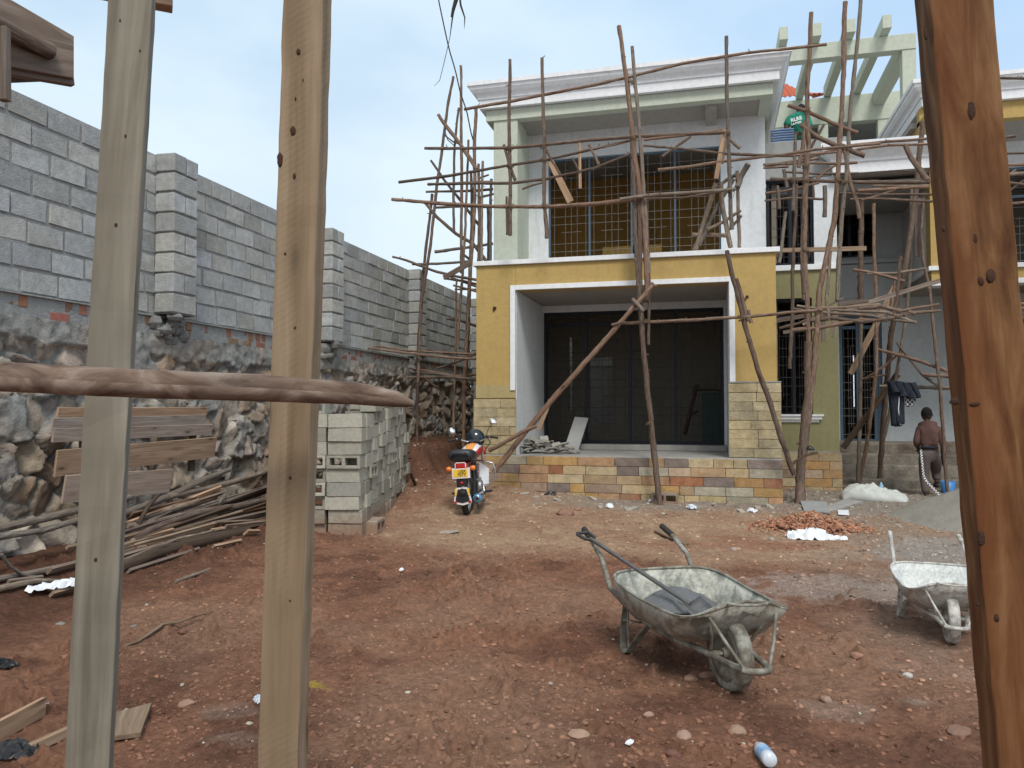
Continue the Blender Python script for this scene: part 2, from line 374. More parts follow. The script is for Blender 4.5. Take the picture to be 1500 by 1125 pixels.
# soft wheel ruts
GZ -= inview*.018*np.exp(-((GX+.5+.25*np.sin(GY*.6)+.35*(GY-7))/.12)**2)*sstep(4, 5, GY)*sstep(10, 8.5, GY)
me = bpy.data.meshes.new('ground'); co = np.stack([GX, GY, GZ], -1).reshape(-1, 3).astype(np.float32)
me.vertices.add(nu*nv); me.vertices.foreach_set('co', co.ravel())
i0 = (np.arange(nv-1)[:, None]*nu+np.arange(nu-1)[None, :]).ravel(); quads = np.stack([i0, i0+1, i0+nu+1, i0+nu], -1)
me.loops.add(quads.size); me.loops.foreach_set('vertex_index', quads.ravel().astype(np.int32)); me.polygons.add(len(quads)); me.polygons.foreach_set('loop_start', (np.arange(len(quads))*4).astype(np.int32))
me.update(); me.polygons.foreach_set('use_smooth', np.ones(len(quads), bool))
# colours of the earth itself: red laterite, trodden tan strip, cement-dusted right side, white lime spills
def L3(a, b, t): return a*(1-t[..., None])+b*t[..., None]
red = np.array((.225, .112, .07)); deep = np.array((.135, .065, .042)); tan = np.array((.38, .26, .17)); dust = np.array((.27, .2, .155)); gry = np.array((.25, .225, .195))
n1 = fbm(GX*.8+4, GY*.8, 4); n2 = fbm(GX*3.1, GY*3.1+7, 4); n3 = fbm(GX*.45+20, GY*.45+2, 3)
c = L3(red[None, None]*np.ones(GX.shape+(3,)), deep, sstep(.45, .65, n2)*.8)
c = L3(c, np.array((.285, .165, .108)), sstep(.4, .66, n1)*.75)
tz = sstep(7.3, 9.2, GY+1.6*(n1-.5))*sstep(-4.6, -3.4, GX+1*(n2-.5)); c = L3(c, tan, tz*(.55+.35*sstep(.35, .6, n2)))
dz = sstep(.6, 1.9, GX+1.6*(n1-.5))*sstep(4.9, 6.2, GY+1.2*(n2-.5)); c = L3(c, dust, dz*(.3+.4*sstep(.4, .6, n2)))
c = L3(c, gry, sstep(10.9, 12.2, GY+1.4*(n2-.5))*sstep(-3.4, -1.6, GX+(n1-.5))*.75)
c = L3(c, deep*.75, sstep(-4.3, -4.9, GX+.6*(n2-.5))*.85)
def blot(x, y, r, colr, k, sx=1, sy=1):
    global c
    d = np.sqrt(((GX-x)/sx)**2+((GY-y)/sy)**2)/r+.9*(n2-.5)+.8*(cl-.5); c = L3(c, np.array(colr), sstep(1, .45, d)*k)
for bx_, by_, br_, k_ in ((.62, 4.35, .3, .75), (1.0, 4.5, .16, .95), (.62, 3.35, .25, .6), (1.25, 5.2, .5, .35), (-2.4, 3.6, .3, .6), (.85, 3.62, .1, .95), (-2.2, 3.3, .25, .5)):
    blot(bx_, by_, br_*.6, (.36, .3, .25), k_*.4, 1.5, .8)
blot(-2.25, 4.0, .1, (.45, .33, .05), .6, 1.6, .5); blot(1.2, 7.3, .9, (.36, .32, .28), .5, 1.3, .8)
blot(2.6, 9.3, 1.2, (.3, .3, .28), .6); blot(.2, 9.2, .8, (.26, .11, .065), .5, 1.6, .6); blot(1.9, 8.4, .5, (.2, .08, .05), .5, 1.8, .5)
ca = me.color_attributes.new('Col', 'FLOAT_COLOR', 'POINT'); ca.data.foreach_set('color', np.concatenate([c, np.ones(c.shape[:2]+(1,))], -1).reshape(-1).astype(np.float32))
go = bpy.data.objects.new('ground', me); COL.objects.link(go); tag(go, 'bare red earth of the building yard, trodden tan near the house', 'ground', kind='structure')
m = Mat('earth', .95, spec=.15); v = m.coord('World'); a = m.attr()
g1 = m.noise(v, 26, 8, .7); g2 = m.noise(v, 150, 5, .7); g3 = m.noise(v, 6, 6, .6)
cc = m.mix(1.0, a, m.ramp(g1, [(.3, .62), (.52, 1.0), (.72, 1.35)]), 'MULTIPLY'); cc = m.mix(1.0, cc, m.ramp(g3, [(.3, .82), (.7, 1.15)]), 'MULTIPLY')
sp = m.ramp(m.noise(v, 85, 3, .6), [(.66, 0), (.72, .7)]); cc = m.mix(sp, cc, (.42, .26, .18)); m.color(cc)
b1 = m.bump(g1, .03, .9); m.bump(g2, .006, .8, b1); me.materials.append(m.m)
def GZat(x, y):
    """height of the finished ground surface (bilinear)"""
    j = int(np.searchsorted(ys, y))-1; j = max(0, min(nv-2, j)); t = (y-ys[j])/(ys[j+1]-ys[j])
    r = []
    for q in (j, j+1):
        u = (x/hw[q]+1)/2*(nu-1); k = int(max(0, min(nu-2, math.floor(u)))); s_ = min(1, max(0, u-k)); r.append(GZ[q, k]*(1-s_)+GZ[q, k+1]*s_)
    return float(r[0]*(1-t)+r[1]*t)
def G(x, y, dz=0): return Vector((x, y, GZat(x, y)+dz))
def PG(px, py, dz=0):
    """point where the pixel's ray meets the ground"""
    q = P(px, py, Z=.0)
    for _ in range(6):
        z = GZat(q.x, q.y)+dz
        q = P(px, py, Z=z)
    return q
M['grit'] = attr_mat('grit', .95, 30, .25, .004, .6)
# pebbles, clods and chips nobody could count
mb = MB()
for i in range(26000):
    v_ = random.random(); y = 3.0*math.exp(v_*math.log(14.6/3.0)); x = random.uniform(-.62*y-1.2, .36*y+.9)
    if x < -5.6 or (y > 12.3 and -3.9 < x < .97): continue
    z_ = vnoise(np.array([x*1.2+8]), np.array([y*1.2]))[0]
    if random.random() > .25+z_: continue
    r = random.choice((.004, .005, .006, .008, .01, .013, .02))*(.5+y*.085)
    near = y > 10.8
    k = random.random()
    jj = min(nv-2, max(0, int(np.searchsorted(ys, y)))); kk = int(max(0, min(nu-1, (x/hw[jj]+1)/2*(nu-1)))); gcol = c[jj, kk]
    colr = (.4, .35, .29) if k < (.25 if near else .012) else (tuple(gcol*random.uniform(1.0, 1.45)) if k < .5 else tuple(gcol*random.uniform(.7, 1.05)))
    mb.rock((x, y, GZat(x, y)+r*.1), r, sc(colr, random.uniform(.75, 1.25)), 0, .6)
tag(mb.build('gravel', M['grit']), 'pebbles, clods and mortar crumbs strewn over the red earth', 'gravel', kind='stuff')

# ============================================================ BOUNDARY WALL on its rubble retaining wall
WX = -6.1; ZB = 2.62; CH = .228
bw = thing('boundary_wall', 'tall grey concrete block wall with piers along the left of the yard', 'wall', (WX, 3, 0))
def child(mb, name, mats, par, bevel=0):
    o = mb.build(name, mats, par, bevel); o.matrix_parent_inverse = Matrix.Translation(par.location).inverted() if par.parent is None else Matrix(); 
    return o
def bcol(): 
    k = random.uniform(.78, 1.15); w_ = random.uniform(-.01, .02); return ((.42+w_)*k, (.435+w_*.4)*k, (.43-w_)*k)
mb = MB(); mo = MB(); y_end = 19.3
mo.box(WX-.18, WX-.012, 2.0, y_end, ZB-.02, ZB+CH*8-.01)
for r in range(8):
    y = 2.0-(r % 2)*.21; z0 = ZB+r*CH
    while y < y_end:
        ln = .39+random.uniform(-.02, .015); d = random.uniform(-.007, .007)
        mb.box(WX-.19, WX+d, y, min(y+ln, y_end), z0+random.uniform(0, .012), z0+.2+random.uniform(-.006, .008), bcol(), jit=.006); y += ln+random.uniform(.022, .045)
# return wall at the far end
for r in range(8):
    x = WX-(r % 2)*.21; z0 = ZB+r*CH
    while x < 2:
        mb.box(x, x+.4, y_end, y_end+.19+random.uniform(-.006, .006), z0, z0+.205, bcol(), jit=.003); x += .422
mo.box(WX, 2, y_end+.02, y_end+.17, -.2, ZB+CH*8-.02)
child(mb, 'block_panel', M['block'], bw, .012); child(mo, 'mortar_bed', M['mortar'], bw)
for y0 in (3.75, 7.45, 11.2, 15.0):
    pm = MB()
    for r in range(8):
        z0 = ZB+.02+r*CH
        if r % 2: pm.box(WX+.002, WX+.25, y0, y0+.2, z0, z0+.205, bcol(), jit=.005); pm.box(WX+.002, WX+.25, y0+.215, y0+.41, z0, z0+.205, bcol(), jit=.005)
        else: pm.box(WX+.002, WX+.25, y0, y0+.41, z0, z0+.205, bcol(), jit=.006)
    pm.box(WX+.01, WX+.235, y0+.015, y0+.395, ZB, ZB+CH*8-.03, (.22, .22, .21))
    for k_ in range(30): pm.rock((WX+random.uniform(.0, .2)*(1-k_/40), y0+random.uniform(-.05, .45), ZB-.02-k_*.009), random.uniform(.06, .11), (.21, .21, .2), 0, .8)
    child(pm, 'pier', M['block'], bw, .012)
# brick courses, with render smeared over the lower one
bm_ = MB()
for r, (zb, pch) in enumerate(((ZB-.135, .12), (ZB-.25, .235))):
    y = 2.0+r*.05
    while y < y_end:
        bm_.box(WX-.1, WX+.022+random.uniform(-.016, .008), y, y+pch-.022, zb, zb+.1, (random.uniform(.24, .36), random.uniform(.12, .17), random.uniform(.075, .11)), jit=.006); y += pch+random.uniform(.02, .06)*(1+r)
child(bm_, 'brick_course', M['brick'], bw, .006)
mm = MB(); mm.box(WX-.1, WX+.018, 2, y_end, ZB-.27, ZB-.03); mm.box(WX-.1, WX+.05, 2, y_end, ZB-.032, ZB-.018)
child(mm, 'mortar_band', M['mortar'], bw)
# rubble retaining wall as real relief
rw = thing('retaining_wall', 'rough rubble stone retaining wall under the block wall, grey mortar between brown stones', 'wall', (WX, 3, 0))
def rubble(name, y0, y1, z0, z1, step, seed, fx):
    rs = np.random.RandomState(seed); gy, gz = np.meshgrid(np.arange(y0, y1, step), np.arange(z0, z1+step, step)); n_, m_ = gy.shape
    k = int((y1-y0)*(z1-z0)/.05); pts = np.stack([rs.uniform(y0-.3, y1+.3, k), rs.uniform(z0-.2, z1+.2, k)], -1)
    wy = gy+.07*(fbm(gy*5, gz*5, 3)-.5); wz = gz+.07*(fbm(gy*5+40, gz*5+3, 3)-.5); q = np.stack([wy.ravel(), wz.ravel()*1.25], -1); pts[:, 1] *= 1.25
    f1 = np.empty(len(q)); f2 = np.empty(len(q)); idn = np.empty(len(q), int)
    for a in range(0, len(q), 4000):
        d = np.sqrt(((q[a:a+4000, None, :]-pts[None])**2).sum(-1)); o_ = np.argpartition(d, 1, 1)[:, :2]; dd = np.take_along_axis(d, o_, 1); s_ = np.argsort(dd, 1); dd = np.take_along_axis(dd, s_, 1); f1[a:a+4000] = dd[:, 0]; f2[a:a+4000] = dd[:, 1]; idn[a:a+4000] = np.take_along_axis(o_, s_, 1)[:, 0]
    e = (f2-f1).reshape(n_, m_); idn = idn.reshape(n_, m_); hgt = rs.uniform(.01, .1, k)[idn]; tx = rs.uniform(-.5, .5, k)[idn]; tz_ = rs.uniform(-.5, .5, k)[idn]
    dy = gy-pts[:, 0][idn]; dz_ = gz-pts[:, 1][idn]/1.25
    mort = (rs.rand(k) < .2)[idn] | (gz > z1-.28+.16*fbm(gy*2, gz, 3))
    topk = sstep(.0, .05, e); disp = topk*(hgt+tx*dy+tz_*dz_)*~mort+mort*(.05+.07*fbm(gy*7, gz*7, 4))+.035*(fbm(gy*16, gz*16, 3)-.5)
    disp += .12*(z1-gz)/(z1-z0)
    pal = np.array([(.27, .22, .18), (.32, .27, .22), (.21, .175, .15), (.27, .21, .16), (.28, .2, .14), (.33, .27, .2), (.36, .3, .24), (.44, .38, .31)]); pc = pal[rs.randint(0, 8, k)]*rs.uniform(.95, 1.6, (k, 1)); cc_ = pc[idn]*(.75+.5*fbm(gy*8, gz*8+9, 4))[..., None]
    mc = np.array((.3, .3, .28)); kk = np.where(mort, 1, 1-sstep(.015, .045, e)); kk = kk*(.55+.45*sstep(.35, .6, fbm(gy*2.3, gz*2.3, 3))); cc_ = cc_*(1-kk[..., None])+mc*kk[..., None]
    redk = sstep(z0+.7, z0+.1, gz+.4*fbm(gy*2, gz*2, 3))*.6; cc_ = cc_*(1-redk[..., None])+np.array((.15, .065, .04))*redk[..., None]
    me = bpy.data.meshes.new(name); co = np.stack([WX+fx+disp, gy, gz], -1).reshape(-1, 3); me.vertices.add(len(co)); me.vertices.foreach_set('co', co.astype(np.float32).ravel())
    i0 = (np.arange(n_-1)[:, None]*m_+np.arange(m_-1)[None]).ravel(); qd = np.stack([i0, i0+1, i0+m_+1, i0+m_], -1)
    me.loops.add(qd.size); me.loops.foreach_set('vertex_index', qd.ravel().astype(np.int32)); me.polygons.add(len(qd)); me.polygons.foreach_set('loop_start', (np.arange(len(qd))*4).astype(np.int32)); me.update()
    ca = me.color_attributes.new('Col', 'FLOAT_COLOR', 'POINT'); ca.data.foreach_set('color', np.concatenate([cc_, np.ones((n_, m_, 1))], -1).reshape(-1).astype(np.float32))
    me.materials.append(M['rubble']); o = bpy.data.objects.new(name, me); COL.objects.link(o); o.parent = rw; o.matrix_parent_inverse = Matrix.Translation(rw.location).inverted(); return o
rubble('stone_face', 2.0, y_end, -.2, ZB-.25, .024, 5, -.03)
mc = MB(); mc.box(WX-.25, WX-.06, 2, y_end, -.3, ZB-.28); child(mc, 'mortar_core', M['mortar'], rw)

# ============================================================ HOUSE
house = thing('house', 'unfinished two-storey yellow and white house with timber scaffolding, stone plinth and pergola', 'house', (0, 0, 0))
def part(mb, name, mats, par=None, bevel=0, label=None):
    o = mb.build(name, mats, par or house, bevel)
    if label: o['label'] = label
    return o
def wall_y(mb, Y0, Y1, x0, x1, z0, z1, holes=(), mi=0):
    """wall in an XZ plane, thickness Y0..Y1 with rectangular holes (x0,x1,z0,z1)"""
    xs = sorted({x0, x1, *[h for q in holes for h in q[:2] if x0 < h < x1]})
    for a, b in zip(xs, xs[1:]):
        hs = sorted([(q[2], q[3]) for q in holes if q[0] <= a+1e-6 and q[1] >= b-1e-6]); z = z0
        for h0, h1 in hs:
            if h0 > z: mb.box(a, b, Y0, Y1, z, h0, mi=mi)
            z = max(z, h1)
        if z < z1: mb.box(a, b, Y0, Y1, z, z1, mi=mi)
XL, XR, YF, YB = -3.89, .95, 12.6, 14.75
OL, OR = -3.2, .25; ZFL = .77; ZO = 3.54; ZS = 3.97; ZT = 4.05; ZSO = 6.9
# ground floor front frame
m_ = MB()
m_.box(XL, OL, YF, YB, 1.72, ZS); m_.box(OR, XR, YF, YB, 1.95, ZS); m_.box(OL, OR, YF+.001, YF+.3, ZO+.002, ZS)
part(m_, 'front_wall', M['yellow'], bevel=.008)
m_ = MB()   # white linings of the porch
m_.box(OL+.001, OL+.012, YF+.02, YB, ZFL, ZO-.004); part(m_, 'porch_lining', M['white']); m_ = MB(); m_.box(OR-.012, OR-.001, YF+.02, YB, ZFL, ZO-.004)
part(m_, 'porch_lining', M['white'])
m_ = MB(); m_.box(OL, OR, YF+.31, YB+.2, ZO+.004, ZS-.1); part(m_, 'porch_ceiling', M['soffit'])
m_ = MB()   # trim round the opening
m_.box(OL-.085, OL, YF-.035, YF+.02, 1.86, ZO+.08); m_.box(OR, OR+.085, YF-.035, YF+.02, 1.96, ZO+.08); m_.box(OL, OR, YF-.035, YF+.02, ZO, ZO+.08)
part(m_, 'opening_trim', M['trim'], bevel=.004)
# coarse cladding on piers + thin scratch coat above on the left
def clad(mb, x0, x1, y, z0, z1, rows, lens, pal, dep=.03, gap=.006):
    hgt = (z1-z0)/rows
    for r in range(rows):
        x = x0-random.uniform(0, .02); a = z0+r*hgt
        while x < x1-.01:
            ln = random.uniform(*lens); e = min(x+ln, x1)
            if x1-e < lens[0]*.45: e = x1
            c_ = sc(random.choice(pal), random.uniform(.85, 1.12)); d = random.uniform(0, .012)
            mb.box(max(x, x0), e-gap, y-dep-d, y, a, a+hgt-gap, c_, jit=.002); x = e
beige = [(.47, .38, .22), (.5, .41, .24), (.45, .37, .22), (.42, .36, .23), (.52, .44, .28), (.4, .36, .26), (.48, .39, .23)]
warm = [(.5, .33, .15), (.47, .28, .12), (.5, .34, .2), (.52, .42, .26), (.38, .17, .09), (.36, .26, .19), (.25, .2, .175), (.5, .4, .22), (.42, .38, .29), (.46, .28, .16), (.48, .3, .12), (.48, .36, .25), (.42, .3, .18), (.5, .38, .22)]
m_ = MB(); clad(m_, XL-.03, OL+.02, YF-.004, .8, 1.72, 6, (.25, .5), beige); m_.box(XL-.02, OL+.01, YF-.003, YB-.1, .78, 1.71, (.4, .34, .2)); part(m_, 'pier_cladding', M['cladding'], bevel=.004)
m_ = MB(); clad(m_, OR-.02, XR+.06, YF-.004, .8, 1.95, 8, (.3, .46), beige)
# side return of the right pier cladding is hidden; body behind
m_.box(OR-.01, XR+.05, YF-.003, YB-.1, .78, 1.94, (.42, .36, .22))
part(m_, 'pier_cladding', M['cladding'], bevel=.004)
m_ = MB(); m_.box(OR-.02, XR+.06, YF-.04, YF, 1.955, 1.975); part(m_, 'cladding_cap', M['grey']); m_ = MB(); m_.box(XL+.0, OL-.0, YF-.012, YF-.001, 1.735, 1.95); part(m_, 'scratch_coat', M['scratch'])
m_ = MB(); clad(m_, XL-.03, XR+.06, YF-.11, -.08, .78, 6, (.2, .62), warm, .035)
m_.box(XR+.0, XR+.055, YF-.1, YB-.1, -.2, .775, (.4, .3, .18)); m_.box(XL, XR, YF-.11, YF-.06, -.2, .775, (.3, .26, .2))
part(m_, 'stone_plinth', M['cladding'], bevel=.005)
m_ = MB(); m_.box(XL, XR+.05, YF-.105, YB+.1, -.1, ZFL+.02); m_.box(OL+.02, OR-.02, YB-.4, YB+.2, ZFL+.022, ZFL+.12); part(m_, 'porch_floor', M['concrete'], bevel=.01)
# slab edge
m_ = MB(); m_.box(XL-.05, XR+.06, YF-.05, YB, ZS+.003, ZT); part(m_, 'slab_edge', M['trim'], bevel=.006)
# ground floor back wall + window
GW = (OL+.012, .19, ZFL+.12, 3.42); UW = (P(803, 300, Y=YB).x, P(1056, 300, Y=YB).x, ZT+.02, 6.42)
m_ = MB(); wall_y(m_, YB, YB+.2, XL, XR, ZFL, ZS, [(GW[0], GW[1], GW[2], GW[3])]); wall_y(m_, YB, YB+.2, XL, XR, ZS, ZSO+.02, [UW]); part(m_, 'back_wall', M['white'])
# pale green corner pillar of the balcony
pl0, pl1 = P(723, 300, Y=13.75).x, P(758, 300, Y=13.75).x
m_ = MB(); m_.box(pl0, pl1, 13.75, 14.45, ZT, ZSO+.02); m_.box(pl0+.1, pl1-.02, 14.45, YB, ZT, ZSO); part(m_, 'balcony_pillar', M['green'], bevel=.01)
def window(name, x0, x1, z0, z1, y, muls, fm, bmat, trans=None, panel=None, fw=.05):
    """steel casement frame with welded burglar bars; muls = mullion xs"""
    f = MB(); t = fw
    for x in (x0, x1-t): f.box(x, x+t, y, y+.05, z0, z1)
    for z in (z0, z1-t): f.box(x0+t, x1-t, y+.002, y+.048, z, z+t)
    for x in muls: f.box(x-t*.5, x+t*.5, y-.004, y+.054, z0+t, z1-t)
    if trans: f.box(x0+t, x1-t, y+.004, y+.046, trans, trans+t)
    fo = part(f, name, fm); b = MB(); q = .0048; ed = [x0+t]+list(muls)+[x1-t]; zt = (trans if trans else z1)-.02
    if trans:
        for k in range(2): b.tube([(x0, y+.02, trans+t+(z1-trans)*(k+.6)/2.4), (x1, y+.02, trans+t+(z1-trans)*(k+.6)/2.4)], q, 5)
    for a, c_ in zip(ed, ed[1:]):
        w_ = c_-a
        for i, fx in enumerate((.1, .38, .53, .68, .9)): 
            lo = z0+t if i in (0, 1, 3, 4) else z0+.3; b.tube([(a+w_*fx, y+.02, lo), (a+w_*fx, y+.02, zt if i != 2 else zt-.35)], q, 5)
        k = 0; z = z0+.16
        while z < zt-.1:
            if k % 3 == 1: b.tube([(a+w_*.28, y+.012, z), (a+w_*.8, y+.012, z)], q, 5)
            else: b.tube([(a, y+.012, z), (c_, y+.012, z)], q, 5)
            z += .155 if k % 3 else .22; k += 1
    o = b.build('burglar_bars', bmat, fo); return fo
wx = lambda px, y: P(px, 350, Y=y).x
window('window_grille', UW[0], UW[1], UW[2], UW[3], YB+.06, [wx(863, YB), wx(925, YB), wx(989, YB)], M['frame_blue'], M['bars'], fw=.035)
window('window_grille', GW[0], GW[1], GW[2], GW[3], YB+.06, [wx(857, YB), wx(921, YB), wx(988, YB)], M['frame_navy'], M['bars_dark'], trans=3.14, fw=.06)
# upper soffit, fascia beam, crown moulding, roof
BX0, BX1, BY = -4.05, 1.02, 13.72
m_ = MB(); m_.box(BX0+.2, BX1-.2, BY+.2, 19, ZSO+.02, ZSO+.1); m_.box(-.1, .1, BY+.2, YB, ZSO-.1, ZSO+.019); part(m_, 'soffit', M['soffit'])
m_ = MB(); m_.box(BX0, BX1, BY, BY+.2, ZSO-.015, 7.09); m_.box(BX0, BX0+.2, BY+.2, 19, ZSO-.015, 7.09); m_.box(BX1-.2, BX1, BY+.2, 19, ZSO-.015, 7.09); part(m_, 'fascia_beam', M['green'], bevel=.006)
crown = [(0, 7.095), (.10, 7.095), (.10, 7.255), (.125, 7.257), (.13, 7.30), (.15, 7.33), (.20, 7.355), (.245, 7.41), (.258, 7.465), (.285, 7.468), (.285, 7.54), (0, 7.56)]
m_ = MB(); m_.sweep(crown, [(BX0, 19), (BX0, BY), (BX1, BY), (BX1, 19)]); part(m_, 'cornice', M['trim'])
m_ = MB(); m_.box(BX0, BX1, BY, 19, 7.1, 7.5); part(m_, 'roof_slab', M['concrete'])
# rooms behind the windows
def room(x0, x1, y0, y1, z0, z1, mat, holes, name='room_walls'):
    m_ = MB(); wall_y(m_, y1, y1+.15, x0, x1, z0, z1, holes); m_.box(x0+.01, x0+.1, y0, y1, z0, z1); m_.box(x1-.1, x1-.01, y0, y1, z0, z1)
    part(m_, name, mat); q = MB(); q.box(x0+.01, x1-.01, y0, y1+.15, z1+.002, z1+.12); part(q, 'room_ceiling', M['concrete']); q = MB(); q.box(x0+.01, x1-.01, y0, y1+.15, z0-.1, z0-.002); part(q, 'room_floor', M['concrete'])
room(XL, XR, YB+.2, 17.9, ZT-.02, ZSO-.01, M['ochre'], [])
room(XL, XR, YB+.2, 17.6, ZFL, 3.86, M['taupe'], [(P(833, 550, Y=17.6).x, P(838, 550, Y=17.6).x, 1.5, 3.2), (P(863, 550, Y=17.6).x, P(897, 550, Y=17.6).x, 1.2, 2.75)])
m_ = MB(); m_.box(-1.6, -1.5, 16, 17.9, 4.04, 6.89); m_.box(-2.2, -1.0, 16.0, 16.1, 4.04, 4.9); part(m_, 'partition', M['ochre'])
# ---- middle bay with the olive wall
MX0, MX1, MY = XR, P(1228, 500, Y=14.8).x, 14.8
mw = (XR+.0, P(1190, 500, Y=MY).x, P(1160, 609, Y=MY).z, P(1160, 437, Y=MY).z)
zb = P(1180, 396, Y=MY).z; uw0 = P(1160, 388, Y=MY).z; uw1 = P(1160, 262, Y=MY).z; uwx = P(1192, 300, Y=MY).x; zpar = P(1160, 207, Y=MY).z
m_ = MB(); wall_y(m_, MY, MY+.2, MX0, MX1, .8, zb, [mw]); part(m_, 'bay_wall', M['olive'])
m_ = MB(); m_.box(MX0, MX1+.02, MY-.05, MY+.2, zb+.002, zb+.1); part(m_, 'slab_edge', M['trim'], bevel=.005)
m_ = MB(); wall_y(m_, MY, MY+.2, MX0, MX1, zb+.1, uw1, [(MX0, uwx, uw0, uw1)]); part(m_, 'bay_wall', M['white'], label='white upper wall of the narrow bay')
m_ = MB(); m_.box(MX0, MX1+.25, MY-.04, MY+.25, uw1+.002, zpar); m_.box(MX0, MX1+2.6, MY+.25, 17.0, zpar-.9, zpar-.75); part(m_, 'parapet', M['grey'], bevel=.01)
m_ = MB(); sz = P(1160, 607, Y=MY-.1).z
sp_ = [(0, sz-.14), (.03, sz-.14), (.03, sz-.1), (.07, sz-.09), (.08, sz-.04), (.1, sz-.03), (.1, sz), (0, sz)]
m_.sweep(sp_, [(MX0+.06, MY-.001), (P(1197, 600, Y=MY).x, MY-.001), (P(1197, 600, Y=MY).x, MY+.1)]); part(m_, 'window_sill', M['trim'])
window('window_grille', MX0+.02, mw[1], mw[2], mw[3], MY+.07, [P(1163, 500, Y=MY).x], M['frame_navy'], M['bars_dark'], trans=mw[3]-.35)
window('window_grille', MX0+.02, uwx, uw0, uw1, MY+.07, [P(1160, 500, Y=MY).x], M['frame_navy'], M['bars_dark'])
m_ = MB(); clad(m_, MX0+.1, MX1+.03, MY-.05, .02, .78, 5, (.25, .6), warm, .035); m_.box(MX0, MX1, MY-.045, MY+.2, -.1, .8, (.33, .3, .25)); part(m_, 'stone_plinth', M['cladding'], bevel=.005)
room(XR+.1, MX1-.1, MY+.2, 18.4, .8, 3.9, M['taupe'], []); room(XR+.1, MX1-.1, MY+.2, 18.4, 4.0, uw1+.1, M['taupe'], [])
# ---- entry recess
DY = 17.1; RX = 3.72
dx0, dx1 = P(1229, 500, Y=DY).x, P(1292, 500, Y=DY).x; dz0, dz1 = P(1250, 648, Y=DY).z, P(1250, 462, Y=DY).z
ux0, ux1 = P(1206, 300, Y=DY).x, P(1283, 340, Y=DY).x; uz0, uz1 = P(1250, 377, Y=DY).z, P(1250, 300, Y=DY).z
zc0, zc1 = 5.70, 6.2; CY = 14.45
m_ = MB(); wall_y(m_, DY, DY+.2, MX1-.3, RX+1.0, .6, zc0+.3, [(dx0, dx1, dz0, dz1), (ux0, ux1, uz0, uz1)]); part(m_, 'entry_wall', M['whitegrey'])
m_ = MB(); m_.box(MX1-.3, RX+.0, DY-.03, DY, P(1250, 437, Y=DY).z, P(1250, 388, Y=DY).z); m_.box(MX1-.3, RX, DY-.1, DY, P(1250, 387, Y=DY).z, P(1250, 382, Y=DY).z); part(m_, 'string_course', M['whitegrey'])
window('entry_door', dx0, dx1, dz0, dz1, DY+.05, [P(1257, 500, Y=DY).x, P(1283, 500, Y=DY).x], M['frame_blue'], M['bars'], trans=P(1250, 482, Y=DY).z, fw=.07)
window('window_grille', ux0, ux1, uz0, uz1, DY+.05, [(ux0+ux1)/2], M['frame_navy'], M['bars_dark'])
room(MX1-.25, RX+.5, DY+.2, 21, .8, 4.0, M['taupe'], [(P(1249, 500, Y=21).x, P(1252, 500, Y=21).x, 1.6, 2.9)]); room(MX1-.25, RX+.5, DY+.2, 21, 4.1, 6.0, M['taupe'], [])
# porch floor and steps
m_ = MB()
for i in range(4): m_.box(MX1+.02, RX+1.5, 15.35+.32*i, 16.9 if i == 3 else 15.35+.32*(i+1)-.002, -.1, .12+.2*(i+1)-.02, (.25, .22, .18), jit=.02)
m_.box(MX1+.02, RX+1.5, 16.9, DY, -.1, .9, (.27, .25, .22)); part(m_, 'entry_steps', M['step'], bevel=.03)
# flat canopy over the entry
ccr = [(0, zc0), (.02, zc0), (.02, zc0+.17), (.05, zc0+.19), (.06, zc0+.24), (.12, zc0+.3), (.2, zc0+.36), (.21, zc0+.42), (.24, zc0+.43), (.24, zc1), (0, zc1+.01)]
cl_ = P(1206, 240, Y=CY).x+.2
m_ = MB(); m_.sweep(ccr, [(cl_, DY), (cl_, CY+.2), (RX+.12, CY+.2)]); part(m_, 'canopy_cornice', M['trim'])
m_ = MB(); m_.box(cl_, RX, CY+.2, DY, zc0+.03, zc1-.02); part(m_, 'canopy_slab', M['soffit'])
# ---- right wing
RY, RBY, RE = 15.0, 17.1, 9.5
rz_t = P(1480, 415, Y=RY).z
m_ = MB(); m_.box(RX, RE, RY, RY+.3, rz_t+.09, ZS); m_.box(6.6, 7.3, RY, RBY, .8, rz_t+.08); part(m_, 'wing_wall', M['yellow'], bevel=.008)
m_ = MB(); m_.box(RX, RE, RY-.03, RY+.3, rz_t, rz_t+.088); m_.box(RX-.05, RE, RY-.05, RBY, ZS+.003, ZT); part(m_, 'opening_trim', M['trim'], bevel=.004)
m_ = MB(); m_.box(RX, RE, RY+.3, RBY, rz_t+.1, ZS); m_.box(RX-.1, RE, 15.84, RBY+4, 6.8, 6.9); part(m_, 'soffit', M['soffit'])
rwx = P(1377, 500, Y=RBY).x
m_ = MB(); wall_y(m_, RBY, RBY+.2, RX+1.0, RE, .6, ZS, [(rwx, RE-1, .9, 3.3)]); wall_y(m_, RBY, RBY+.2, RX, RE, ZS, 6.9, [(RX+.55, RE-1, ZT+.02, 6.3)])
m_.box(RX-.001, RX+.2, RY+.02, RBY, ZT, 6.0); part(m_, 'wing_back_wall', M['white'])
m_ = MB(); m_.box(RX, RX+.2, RY+.02, 21, 6.0, 6.85); m_.box(RX-.003, RX+.35, RY-.002, RY+.3, ZT, 6.85); part(m_, 'wing_pillar', M['yellow'])
rf = 15.62
m_ = MB(); m_.box(RX+.0, RE, rf, rf+.2, 6.78, 7.09); part(m_, 'fascia_beam', M['yellow'])
m_ = MB(); m_.sweep(crown, [(RX+.12, 21), (RX+.12, rf), (RE, rf)]); part(m_, 'cornice', M['trim'])
m_ = MB(); m_.box(RX+.12, RE, rf, 21, 7.1, 7.5); part(m_, 'roof_slab', M['concrete'])
